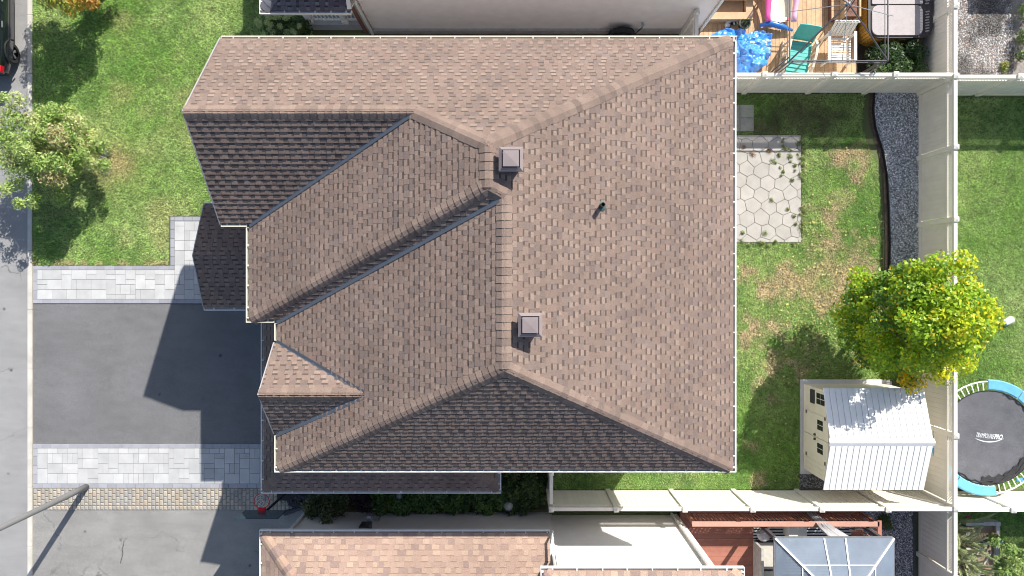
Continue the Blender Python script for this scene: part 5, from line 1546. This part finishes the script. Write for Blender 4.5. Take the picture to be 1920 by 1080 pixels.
b = MB(); b.prism(rrect(hx0+.10,hy0+.07,hx1-.32,8.73,.2),.886,.93); b.build('cover_panel', M['tubcover'], ht)
b = MB(); b.prism(rrect(hx0+.10,8.77,hx1-.32,9.85,.03),.886,.93); b.build('cover_panel', M['tubcover'], ht)
for k in range(22):  # pale slivers stand in for sun glints on the dark skirt
    if k in (8,9): continue
    y = 7.95+k*.085; b = MB(); b.obox((hx1-.16+.01*math.sin(k*3),y,.893),(.06,.012,0),(-.005,.020,0),(0,0,.006)); b.build('sun_glint', M['tubcover'], ht)
# gazebo frame
gf = thing('gazebo_frame', 'bare dark metal gazebo frame standing over the deck and hot tub', 'gazebo', (9.44,7.97,0))
gx0, gx1, gy0, gy1, gz, gt = 8.02, 10.86, 6.56, 9.40, 2.28, 2.85
cx, cy = (gx0+gx1)/2, (gy0+gy1)/2
for (x, y) in ((gx0,gy0),(gx1,gy0),(gx1,gy1),(gx0,gy1)):
    b = MB(); b.tube([(x,y,ZD if x < 11 else 0),(x,y,gz)], .022, 6); b.tube([(x+(.12 if x<cx else -.12),y,0.02),(x+(.12 if x<cx else -.12),y,gz)], .018, 6)
    b.tube([(x,y+(.12 if y<cy else -.12),0.02),(x,y+(.12 if y<cy else -.12),gz)], .018, 6); b.build('post', M['dark_steel'], gf)
    b = MB(); b.tube([(x,y,gz),(x+(cx-x)*.55,y+(cy-y)*.55,gz+.33),(cx,cy,gt)], .024, 6); b.build('rafter', M['dark_steel'], gf)
    dx, dy = (.22 if x > cx else -.22), (.0)
for (p, q) in (((gx0,gy0),(gx1,gy0)),((gx1,gy0),(gx1,gy1)),((gx1,gy1),(gx0,gy1)),((gx0,gy1),(gx0,gy0))):
    b = MB(); b.tube([(p[0],p[1],gz),(q[0],q[1],gz)], .022, 6); b.tube([(p[0],p[1],gz-.16),(q[0],q[1],gz-.16)], .012, 6); b.build('beam', M['dark_steel'], gf)
for (x, y) in ((gx0,cy),(gx1+.15,cy-.12),(cx+.1,gy0),(cx,gy1)):
    b = MB(); b.tube([(x,y,gz),(cx,cy,gt-.05)], .012, 6); b.build('strut', M['steel'], gf)
b = MB(); b.lathe((cx,cy,gt-.06), [(.02,0),(.06,.02),(.06,.08),(.02,.12)], 10); b.build('hub', M['steel'], gf)
# blue tarp over a heap
def cloth(name, poly, zfn, m, label, cat, n=46, seed=1):
    xs = [p[0] for p in poly]; ys2 = [p[1] for p in poly]
    x0,x1,y0,y1 = min(xs),max(xs),min(ys2),max(ys2)
    gx = np.linspace(x0,x1,n+1); gy = np.linspace(y0,y1,n+1); X, Y = np.meshgrid(gx,gy)
    Z = zfn(X,Y); ins = in_poly(X.ravel(),Y.ravel(),poly).reshape(X.shape)
    idx = -np.ones(X.shape,int); V = []; F = []
    for j in range(n):
        for i in range(n):
            if ins[j,i] and ins[j,i+1] and ins[j+1,i] and ins[j+1,i+1]:
                f = []
                for (a,b_) in ((j,i),(j,i+1),(j+1,i+1),(j+1,i)):
                    if idx[a,b_] < 0: idx[a,b_] = len(V); V.append((X[a,b_],Y[a,b_],Z[a,b_]))
                    f.append(idx[a,b_])
                F.append(f)
    mb = MB(); mb.add(V,F)
    o = single(name, mb, m, label, cat, smooth=True)
    sm = o.modifiers.new('thickness','SOLIDIFY'); sm.thickness = .006
    return o
def rid(x): return 1-np.abs(2*(x-np.floor(x))-1)
def tarpz(X, Y):
    h = .42*np.exp(-(((X-7.2)/.62)**2+((Y-7.25)/.5)**2)) + .25*np.exp(-(((X-6.6)/.35)**2+((Y-7.75)/.28)**2))
    w = VN.fbm(X*1.0,Y*1.0,1.6); v = VN2.fbm(X+w*.6,Y+w*.5,2.6)
    th = np.arctan2(Y-7.62, X-7.05); r = np.hypot(X-7.05, Y-7.62)
    fold = np.abs(np.sin(3.0*th+9.0*w))**1.3*np.minimum(1, r/.45)
    return ZD + .03 + h + .24*np.abs(v-.5)*2 + .11*(1-fold)*np.exp(-r*.6) + .10*rid(X*.9+w*2.2-Y*1.3)*VN3(X,Y,1.3)
M['tarp'] = mat('blue_tarp_mat', (.05,.27,.78), .22, .2, 3, spec=1.0, coat=.6)
tpoly = [W(px,py,.6)[:2] for px,py in ((1310,135),(1310,75),(1345,58),(1362,50),(1385,52),(1397,45),(1402,58),(1428,52),(1453,60),(1449,88),(1442,118),(1410,142))]
cloth('blue_tarp', tpoly, tarpz, M['tarp'], 'crumpled shiny blue tarp heaped on the deck behind the house corner', 'tarp', n=90)
x, y, _ = W(1397,43,.6)
gp = thing('round_pot', 'dark green round pot lid next to the blue tarp', 'pot', (x,y,ZD))
b = MB(); b.lathe((x,y,ZD), [(.13,0),(.17,.25),(.19,.26),(.19,.29),(.15,.30),(.14,.24)], 16); b.build('body', mat('green_pot_mat',(.06,.07,.045),.6,.2,12), gp)
V, F, c = leaves_mesh('plant', [(x,y,ZD+.3,.13,0)], 160, (.02,.04), [(.07,.10,.05),(.045,.06,.03)], seed=81); link('plant', np_mesh('plant', V-np.array((x,y,ZD)), F, M['leaf'], c), gp)
x, y, _ = W(1404,33,.5); b = MB(); b.tube([(x-.04,y-.1,ZD+.2),(x,y,ZD+.35),(x+.05,y+.1,ZD+.4)], .022, 6); single('pot_handle', b, mat('tan_plastic_mat',(.5,.42,.36),.6), 'pale scoop handle leaning behind the dark green pot', 'tool')
# white and black toy
x, y, _ = W(1367,40,.45)
ty = thing('plush_toy', 'white and grey stuffed toy with a striped tail on the deck', 'toy', (x,y,ZD))
blob(x-.02,y+.05,ZD,.11,3,.7).build('body', mat('plush_mat',(.5,.5,.5),.95,.3,30), ty)
blob(x-.04,y-.10,ZD,.09,4,.8).build('head', mat('plush_head_mat',(.58,.58,.57),.95,.3,30), ty)
for i in range(4):
    b = MB(); b.tube([(x+.10+.05*i,y-.06+.012*i,ZD+.06),(x+.145+.05*i,y-.05+.012*i,ZD+.06)], .045, 8); b.build('tail_ring', M['black'] if i % 2 == 0 else M['white'], ty)
# dark grate leaning by the steps
gr = thing('metal_rack', 'dark wire rack lying flat in front of the wooden steps', 'rack', W(1370,28,ZD))
b = MB(); a = W(1352,26,ZD+.05); c = W(1386,21,ZD+.05); d2 = W(1388,29,ZD+.05); e = W(1351,33,ZD+.05)
for p, q in ((a,c),(c,d2),(d2,e),(e,a)): b.bar(p,q,.025)
b.build('frame', M['steel'], gr)
b = MB()
for k in range(1,5):
    t = k/5; p = Vector(a).lerp(Vector(e),t); q = Vector(c).lerp(Vector(d2),t); b.bar(p,q,.012)
b.build('wires', M['dark_steel'], gr)
# pink, white and blue plastic slide/rocker
tz = ZD
sl = thing('toy_slide', 'pink and white plastic toy slide with a blue foot end', 'toy', (8.45,8.75,ZD))
for (xx, colr) in ((8.02,(.72,.10,.36)),(8.83,(.74,.45,.60))):
    b = MB(); b.col = colr
    pts = [(xx+.05*math.sin(t*2.5)*( -1 if xx<8.4 else 1), 8.35+1.9*t, tz+.30+.85*t*t) for t in [i/10 for i in range(11)]]
    b.tube(pts, .085, 10); b.build('side_rail', M['attr_gloss'], sl, smooth=True)
b = MB(); b.col = (.72,.70,.56); V = []; n = 10
for i in range(n+1):
    t = i/n; y = 8.40+1.9*t; z = tz+.14+.85*t*t
    for (xx, dz) in ((8.12,.10),(8.22,.0),(8.44,-.01),(8.66,.0),(8.76,.10)): V.append((xx,y,z+dz))
b.add(V, [(i*5+j,i*5+j+1,(i+1)*5+j+1,(i+1)*5+j) for i in range(n) for j in range(4)]); b.build('chute', M['attr_gloss'], sl, smooth=True)
b = MB(); b.col = (.03,.16,.50)
b.tube([(7.80,8.28,tz+.16),(8.1,8.34,tz+.2),(8.45,8.24,tz+.2),(8.85,8.13,tz+.14)], [.05,.10,.10,.04], 8); b.build('foot', M['attr_gloss'], sl, smooth=True)
for (px, py, c_) in ((1464,40,(.75,.72,.7)),(1478,36,(.65,.06,.12)),(1473,35,(.75,.75,.78))):
    x, y, _ = W(px,py,ZD+.3); b = MB(); b.col = c_; b.obox((x,y,ZD+.3),(.05,.01,0),(-.01,.035,0),(0,0,.02)); b.build('sticker', M['attr_gloss'], sl)
# teal lounge chair
tcx, tcy = 8.98, 7.35
lc = thing('lounge_chair', 'teal plastic lounge chair with beige arms on the wooden deck', 'chair', (tcx,tcy,ZD), rotz=0)
M['teal'] = mat('teal_plastic_mat', (.06,.40,.36), .4, .08, 5, spec=.5)
M['beige_pl'] = mat('beige_plastic_mat', (.60,.53,.43), .5, .08, 5)
def LP_(u, v, z): # u across, v along the chair (towards its back)
    a = math.radians(-9); return (tcx+u*math.cos(a)-v*math.sin(a), tcy+u*math.sin(a)+v*math.cos(a), ZD+z)
b = MB(); V = []; n = 8
for i in range(n+1):
    t = i/n; v = .36+.26*t+.04*math.sin(t*3); z = .42+.62*t - (.06*(t-.85)/.15 if t > .85 else 0)
    for (u, dz) in ((-.32,.06),(-.27,0),(.0,-.015),(.27,0),(.32,.06)): V.append(LP_(u,v-dz*.6,z+dz*.4))
b.add(V, [(i*5+j,i*5+j+1,(i+1)*5+j+1,(i+1)*5+j) for i in range(n) for j in range(4)])
bo = b.build('backrest', M['teal'], lc, smooth=True); s_ = bo.modifiers.new('thickness','SOLIDIFY'); s_.thickness = .03
for k in range(9):
    v0 = -.72+k*.118
    z = .40-.09*max(0,(-.35-v0))/.37
    b = MB(); c = [LP_(-.33,v0,z-.03),LP_(.33,v0,z-.03),LP_(.33,v0+.108,z-.03),LP_(-.33,v0+.108,z-.03),LP_(-.33,v0,z+.004),LP_(.33,v0,z+.004),LP_(.33,v0+.108,z+.004),LP_(-.33,v0+.108,z+.004)]
    b.add(c, [(3,2,1,0),(4,5,6,7),(0,1,5,4),(1,2,6,5),(2,3,7,6),(3,0,4,7)]); b.build('seat_slat', M['teal'], lc)
for s in (-1,1):
    b = MB(); pts = [LP_(s*.40,-.72,.22),LP_(s*.42,-.45,.52),LP_(s*.43,-.1,.62),LP_(s*.42,.22,.64),LP_(s*.36,.38,.56)]
    for p, q in zip(pts[:-1],pts[1:]): b.bar(p,q,.075,.04)
    b.build('arm', M['beige_pl'], lc)
    b = MB()
    for v in (-.55,-.35,-.15,.05,.25): b.bar(LP_(s*.45,v,.0),LP_(s*.425,v,.55 if v > -.4 else .42),.06,.03)
    b.bar(LP_(s*.455,-.7,.06),LP_(s*.455,.4,.06),.04,.10); b.build('side_frame', M['beige_pl'], lc)
# white slatted chair
wcx, wcy = 10.2, 7.5
wc = thing('garden_chair', 'white slatted plastic garden chair right of the teal chair', 'chair', (wcx,wcy,ZD))
M['white_pl'] = mat('white_plastic_mat', (.74,.73,.68), .5, .08, 6)
for k in range(10):
    y = wcy-.46+k*.078; b = MB(); b.box(wcx-.36,y,ZD+.38,wcx+.36,y+.045,ZD+.41); b.build('seat_slat', M['white_pl'], wc)
for k in range(7):
    x = wcx-.33+k*.105; b = MB(); b.bar((x,wcy+.36,ZD+.42),(x,wcy+.62,ZD+.98),.075,.025); b.build('back_slat', M['white_pl'], wc)
for s in (-1,1):
    b = MB(); b.box(wcx+s*.40-.04,wcy-.5,ZD+.60,wcx+s*.40+.04,wcy+.42,ZD+.63); b.build('arm', M['white_pl'], wc)
    for y in (wcy-.44,wcy+.36):
        b = MB(); b.box(wcx+s*.40-.03,y-.03,ZD,wcx+s*.40+.03,y+.03,ZD+.60); b.build('leg', M['white_pl'], wc)
b = MB(); b.bar((wcx-.38,wcy+.60,ZD+.93),(wcx+.38,wcy+.60,ZD+.93),.06,.05); b.build('top_bar', M['white_pl'], wc)
# unseen box added beyond the gravel yard only to cast shade on it
ns = thing('unseen_shade_box', 'added out of view box that shades the pale gravel at the top right', 'shade box', (16.9,11.8,0))
b = MB(); b.box(16.05,10.85,0,17.7,12.8,2.0); b.build('wall', M['grey_wood'], ns)
b = MB(); b.box(16.0,10.8,2.001,17.75,12.85,2.08); b.build('roof', M['vent'], ns)
x, y, _ = W(1908,30,.3); bush('corner_bush', 'green bush at the right edge of the pale gravel yard', [(16.35,8.0,.3,.3,0),(16.4,8.8,.35,.32,1),(16.25,7.4,.25,.2,2)], 1500, (.03,.06), [(.12,.20,.05),(.17,.26,.07),(.08,.14,.04)], 63)
x, y, _ = W(1888,120,.2); bush('yard_weed', 'small yellow green weed on the pale gravel', [(x,y,.12,.13,0),(x,y-.15,.1,.1,1)], 220, (.03,.05), [(.30,.33,.08),(.22,.27,.07)], 64, cat='weed')
# ------------------------------------------------------------------ red deck to the south-east
ZR = .45
rd = thing('red_deck', 'reddish brown deck with railing behind the lower fence', 'deck', (8,-8.5,0))
for k in range(26):
    y1 = -7.06-k*.142; b = MB(); b.box(5.32,y1-.138,ZR-.03,11.1,y1,ZR+rng.uniform(-.002,.002)); b.build('deck_board', M['red_deck'], rd)
b = MB(); b.box(5.33,-10.7,0,11.05,-7.08,ZR-.031); b.build('frame', mat('deck_shadow_mat',(.06,.03,.03),.9,.2,5), rd)
rx0, rx1, ry = 5.42, 11.05, -7.10
zt = ZR+1.02
b = MB(); b.box(rx0,ry-.075,zt-.03,rx1,ry+.075,zt); rrl = b.build('rail_cap', mat('rail_cap_mat',(.50,.28,.215),.6,.08,6), rd)
b = MB(); b.box(rx0,ry-.02,ZR+.08,rx1,ry+.02,ZR+.16); b.box(rx0,ry-.02,zt-.12,rx1,ry+.02,zt-.031); b.build('rail', M['red_rail'], rd)
k = 0; x = rx0+.1
while x < rx1:
    b = MB(); b.box(x-.018,ry-.018,ZR+.161,x+.018,ry+.018,zt-.121); b.build('baluster', M['red_rail'], rd); x += .125
for x in (5.5,7.03,8.55,9.8,11.0):
    b = MB(); b.box(x-.05,ry-.05,.01,x+.05,ry+.05,zt-.0305); b.build('post', M['red_rail'], rd)
b = MB(); b.box(11.0,-10.5,zt-.03,11.12,-7.0,zt); b.build('rail_cap', M['red_rail'], rd)
y = -7.3
while y > -10.4:
    b = MB(); b.box(11.03,y-.018,ZR,11.066,y+.018,zt-.0305); b.build('baluster', M['red_rail'], rd); y -= .125
# striped rug
rug = mat('striped_rug_mat', (.6,.6,.6), .9, 0)
N_ = rug.node_tree.nodes; L_ = rug.node_tree.links
gn = N_.new('ShaderNodeNewGeometry'); wv = N_.new('ShaderNodeTexWave'); wv.wave_type = 'BANDS'; wv.bands_direction = 'Y'; wv.inputs['Scale'].default_value = 3.3
L_.new(gn.outputs['Position'], wv.inputs['Vector'])
cr_ = N_.new('ShaderNodeValToRGB'); cr_.color_ramp.elements[0].position = .46; cr_.color_ramp.elements[0].color = (.03,.04,.05,1); cr_.color_ramp.elements[1].position = .54; cr_.color_ramp.elements[1].color = (.60,.61,.60,1)
L_.new(wv.outputs[0], cr_.inputs[0]); L_.new(cr_.outputs[0], N_['Principled BSDF'].inputs['Base Color'])
b = MB(); b.box(7.62,-10.5,ZR+.004,10.7,-7.28,ZR+.016); single('striped_rug', b, rug, 'black and white striped outdoor rug under the glass roofed gazebo', 'rug')
# glass roofed gazebo
gz_ = thing('glass_gazebo', 'gazebo with bluish translucent roof panels and white ribs on the red deck', 'gazebo', (9.15,-8.75,0))
ax0, ax1, ay1, ay0, ze_ = 7.50, 10.88, -7.13, -10.5, 2.55
rise = .55; run = 1.45
M['polycarb'] = mat('polycarbonate_mat', (.205,.25,.31), .16, .14, 2, spec=.6, fine=.06, alpha=.78)
def gz_z(t): return ze_ + rise*t
apx = [(ax0+run,ay1-run),(ax1-run,ay1-run),(ax1-run,ay0+run),(ax0+run,ay0+run)]
def lerp2(p, q, t): return (p[0]+(q[0]-p[0])*t, p[1]+(q[1]-p[1])*t)
edges = [((ax0,ay1),(ax1,ay1),apx[0],apx[1]),((ax1,ay1),(ax1,ay0),apx[1],apx[2]),((ax1,ay0),(ax0,ay0),apx[2],apx[3]),((ax0,ay0),(ax0,ay1),apx[3],apx[0])]
for (p, q, u, v) in edges:
    L0 = math.hypot(q[0]-p[0],q[1]-p[1]); fr = [0,.41,.59,1]
    for k in range(3):
        for j in range(2):
            t0, t1 = (0,.46) if j == 0 else (.46,1)
            def pt(s, t):
                i_ = run*t/L0; s = min(max(s, i_), 1-i_)       # ribs run square to the eave, cut by the hips
                a = lerp2(p,q,s); n_ = Vector((u[0]-p[0],u[1]-p[1],0)); e_ = Vector((q[0]-p[0],q[1]-p[1],0)).normalized(); n_ = (n_-e_*n_.dot(e_)).normalized()*run*t
                return (a[0]+n_.x,a[1]+n_.y,gz_z(t))
            b = MB(); P4 = [pt(fr[k],t0),pt(fr[k+1],t0),pt(fr[k+1],t1),pt(fr[k],t1)]
            b.add(P4+[(a[0],a[1],a[2]-.012) for a in P4], [(3,2,1,0),(4,5,6,7),(0,1,5,4),(1,2,6,5),(2,3,7,6),(3,0,4,7)]); b.build('roof_panel', M['polycarb'], gz_)
    for s in (fr[1],fr[2]):
        b = MB(); a = pt(s,0); c = pt(s,1); b.bar((a[0],a[1],a[2]+.012),(c[0],c[1],c[2]+.012),.045,.03); b.build('rib', M['white'], gz_)
    b = MB(); a = pt(0,.46); c = pt(1,.46); b.bar((a[0],a[1],a[2]+.010),(c[0],c[1],c[2]+.010),.03,.022); b.build('rib', M['white'], gz_)
    b = MB(); b.bar((p[0],p[1],ze_),(u[0],u[1],gz_z(1)+.02),.055,.05); b.build('hip_bar', M['white'], gz_)
    b = MB(); b.bar((p[0],p[1],ze_-.05),(q[0],q[1],ze_-.05),.05,.09); b.build('eave_bar', M['steel'], gz_)
b = MB(); b.prism([(a[0],a[1]) for a in apx][::-1], gz_z(1)+.03, gz_z(1)+.06); b.build('roof_cap', M['polycarb'], gz_)
for (x, y) in ((ax0+.15,ay1-.15),(ax1-.15,ay1-.15),(ax0+.15,ay0+.15),(ax1-.15,ay0+.15)):
    b = MB(); b.box(x-.05,y-.05,ZR,x+.05,y+.05,ze_-.1); b.build('post', M['dark_steel'], gz_)
# gathered curtain at the gazebo's side
ct = MB(); V = []; n = 16
tops = [W(1555+2.1*i, 1006 if i < 12 else 1008, 2.4) for i in range(n+1)]
for i in range(n+1):
    ph = i/n; xx = 9.15+.55*ph
    for (z, f, yy) in ((2.40,1.0,-7.16),(1.75,.8,-7.13),(1.1,.55,-7.02),(.5,.45,-6.96)):
        xc = 9.38 - (2.4-z)*.05
        V.append((xc+(xx-9.42)*f, yy+.045*math.sin(i*1.9+z), z))
ct.add(V, [(i*4+j,(i+1)*4+j,(i+1)*4+j+1,i*4+j+1) for i in range(n) for j in range(3)])
cto = single('curtain', ct, mat('grey_curtain_mat',(.42,.41,.42),.8,.15,6), 'gathered grey fabric curtain hanging over the red railing', 'curtain', smooth=True)
sm = cto.modifiers.new('thickness','SOLIDIFY'); sm.thickness = .01
# patio sofa with cushions
so = thing('patio_sofa', 'beige patio sofa seat beside the glass gazebo post', 'sofa', (7.75,-9.0,ZR))
b = MB(); b.box(7.68,-10.3,ZR+.017,8.4,-7.95,ZR+.30); b.build('frame', M['dark_steel'], so)
for y in (-8.0,-8.75,-9.5):
    b = MB(); b.box(7.72,y-.70,ZR+.301,8.35,y-.02,ZR+.44); b.build('cushion', mat('cushion_mat',(.50,.47,.42),.9,.1,8) if 'cush' not in M else M['cush'], so)
b = MB(); b.box(7.60,-10.3,ZR+.02,7.675,-7.95,ZR+.75); b.build('backrest', M['grey_wood'], so)
b = blob(7.86,-7.75,ZR+.02,.22,7,.8); single('cushion_pile', b, mat('pale_bag_mat',(.48,.47,.50),.8,.25,12), 'pale crumpled cushion between the striped rug and the sofa', 'cushion')
b = MB(); b.box(8.55,-7.75,ZR+.017,9.0,-7.35,ZR+.55); b.box(8.5,-7.8,ZR+.551,9.05,-7.3,ZR+.6); single('side_table', b, M['white_pl'], 'small white side table under the gazebo eave behind the railing', 'table')
# garden tools leaning at the railing end
for i in range(7):
    x = 9.9+.15*i; b = MB(); b.tube([(x,-7.45-.03*i,ZR+.02),(x+.28,-7.19,ZR+1.0)], .014, 5)
    b.col = (1,1,1)
    if i % 2: b.obox((x+.03,-7.42-.03*i,ZR+.12),(.05,.0,.05),(0,.012,0),(-.05,0,.06))
    single('garden_tool', b, [M['white_pl'],M['dark_steel'],M['steel']][i%3], ['leftmost','second','third','fourth','fifth','sixth','rightmost'][i]+' from the left of the '+'garden tools leaning on the red railing' if 0 < i < 6 else ['leftmost','','','','','','rightmost'][i]+' of the seven garden tools leaning on the red railing', 'garden tool', 'garden tools leaning on the railing')
# ------------------------------------------------------------------ parked car
cx0 = -15.80
car = thing('parked_car', 'glossy black car parked at the curb in the top left corner', 'car', (-16.7,8.95,0))
cy0, cy1, cw_ = 6.72, 11.25, 1.82
M['car'] = mat('car_paint_mat', (.012,.018,.024), .18, 0, metal=.3, coat=1.0)
# body: lofted cross sections along y
secs = [(0,.45,.80,.70),(.06,.30,.98,.80),(.5,.24,1.02,.88),(1.3,.22,1.0,.91),(2.6,.22,.97,.91),(3.6,.24,.92,.90),(4.2,.28,.80,.84),(4.53,.42,.66,.66)]
mb = MB(); V = []; xm = cx0-cw_/2
for (t, z0, z1, hw) in secs:
    y = cy0+t
    prof = [(-hw*.86,z0),(-hw,z0+.12),(-hw*1.0,z0+(z1-z0)*.62),(-hw*.93,z1-.03),(-hw*.7,z1),(hw*.7,z1),(hw*.93,z1-.03),(hw*1.0,z0+(z1-z0)*.62),(hw,z0+.12),(hw*.86,z0)]
    V += [(xm+p[0]*1.0,y,p[1]) for p in prof]
m_ = 10; ns_ = len(secs)
mb.add(V, [(i*m_+k,i*m_+(k+1)%m_,(i+1)*m_+(k+1)%m_,(i+1)*m_+k) for i in range(ns_-1) for k in range(m_)] + [tuple(range(m_-1,-1,-1)), tuple((ns_-1)*m_+k for k in range(m_))])
mb.build('body', M['car'], car, smooth=True)
mb = MB(); V = []
cabs = [(.35,1.0,.70,1.0),(.95,1.40,.56,1.0),(1.7,1.47,.57,1.0),(2.4,1.40,.56,1.0),(3.2,.98,.70,.99)]
for (t, z1, hw, _) in cabs:
    V += [(xm-.78,cy0+t,.97),(xm-hw,cy0+t,z1),(xm+hw,cy0+t,z1),(xm+.78,cy0+t,.97)]
mb.add(V, [(i*4+k,i*4+k+1,(i+1)*4+k+1,(i+1)*4+k) for i in range(len(cabs)-1) for k in range(3)])
mb.build('windows', M['glass'], car, smooth=True)
mb = MB(); mb.box(xm-.52,cy0+1.0,1.455,xm+.52,cy0+2.3,1.49); mb.build('roof', M['car'], car)
for (yy) in (cy0+.74, cy0+3.55):
    for s in (1,-1):
        xo = xm+s*(cw_/2-.02)
        w = MB(); 
        prof = [(.20,-.10),(.31,-.10),(.335,-.07),(.335,.07),(.31,.10),(.22,.10)]
        n = 22; V = []
        for (r_, o_) in prof:
            V += [(xo-s*.11+s*o_, yy+r_*math.cos(2*math.pi*k/n), .335+r_*math.sin(2*math.pi*k/n)) for k in range(n)]
        w.add(V, [(i*n+k,i*n+(k+1)%n,(i+1)*n+(k+1)%n,(i+1)*n+k) for i in range(len(prof)-1) for k in range(n)])
        wo_ = w.build('wheel', M['rubber'], car, smooth=False)
        rm_ = MB(); 
        rm_.tube([(xo-s*.09,yy,.335),(xo-s*.08,yy,.335)], .21, 20); rm_.build('rim', M['black'], wo_)
        sp = MB()
        for k in range(5):
            a = 2*math.pi*k/5+.3; 
            for da in (-.12,.12): sp.bar((xo-s*.04,yy+.03*math.cos(a),.335+.03*math.sin(a)),(xo-s*.05,yy+.20*math.cos(a+da),.335+.20*math.sin(a+da)),.03,.02, up=(1,0,0))
        sp.tube([(xo-s*.07,yy,.335),(xo-s*.03,yy,.335)], .045, 10)
        sp.build('spokes', M['steel'], wo_)
    # wheel arch lip
    for s in (1,):
        ar = MB(); xo = xm+s*(cw_/2-.005)
        ar.tube([(xo,yy+.40*math.cos(t),.335+.40*math.sin(t)) for t in [math.pi*i/10 for i in range(11)]], .025, 6); ar.build('wheel_arch', M['black'], car)
for s in (1,-1):
    mb = MB(); mb.obox((xm+s*.80,cy0+.09,.82),(.10*1,-.02*s,0),(.01*s,.10,0),(0,0,.07)); mb.build('tail_light', mat('tail_light_mat',(.45,.01,.02),.2,0,coat=.5) if 'tail' not in M else M['tail'], car)
mb = MB(); mb.box(xm-.78,cy0+.02,.30,xm+.78,cy0+.08,.5); mb.build('bumper', M['black'], car)
for s in (1,-1):
    for t in (1.35,2.15):
        mb = MB(); mb.bar((xm+s*.925,cy0+t,.86),(xm+s*.92,cy0+t+.2,.86),.03); mb.build('door_handle', M['steel'], car)
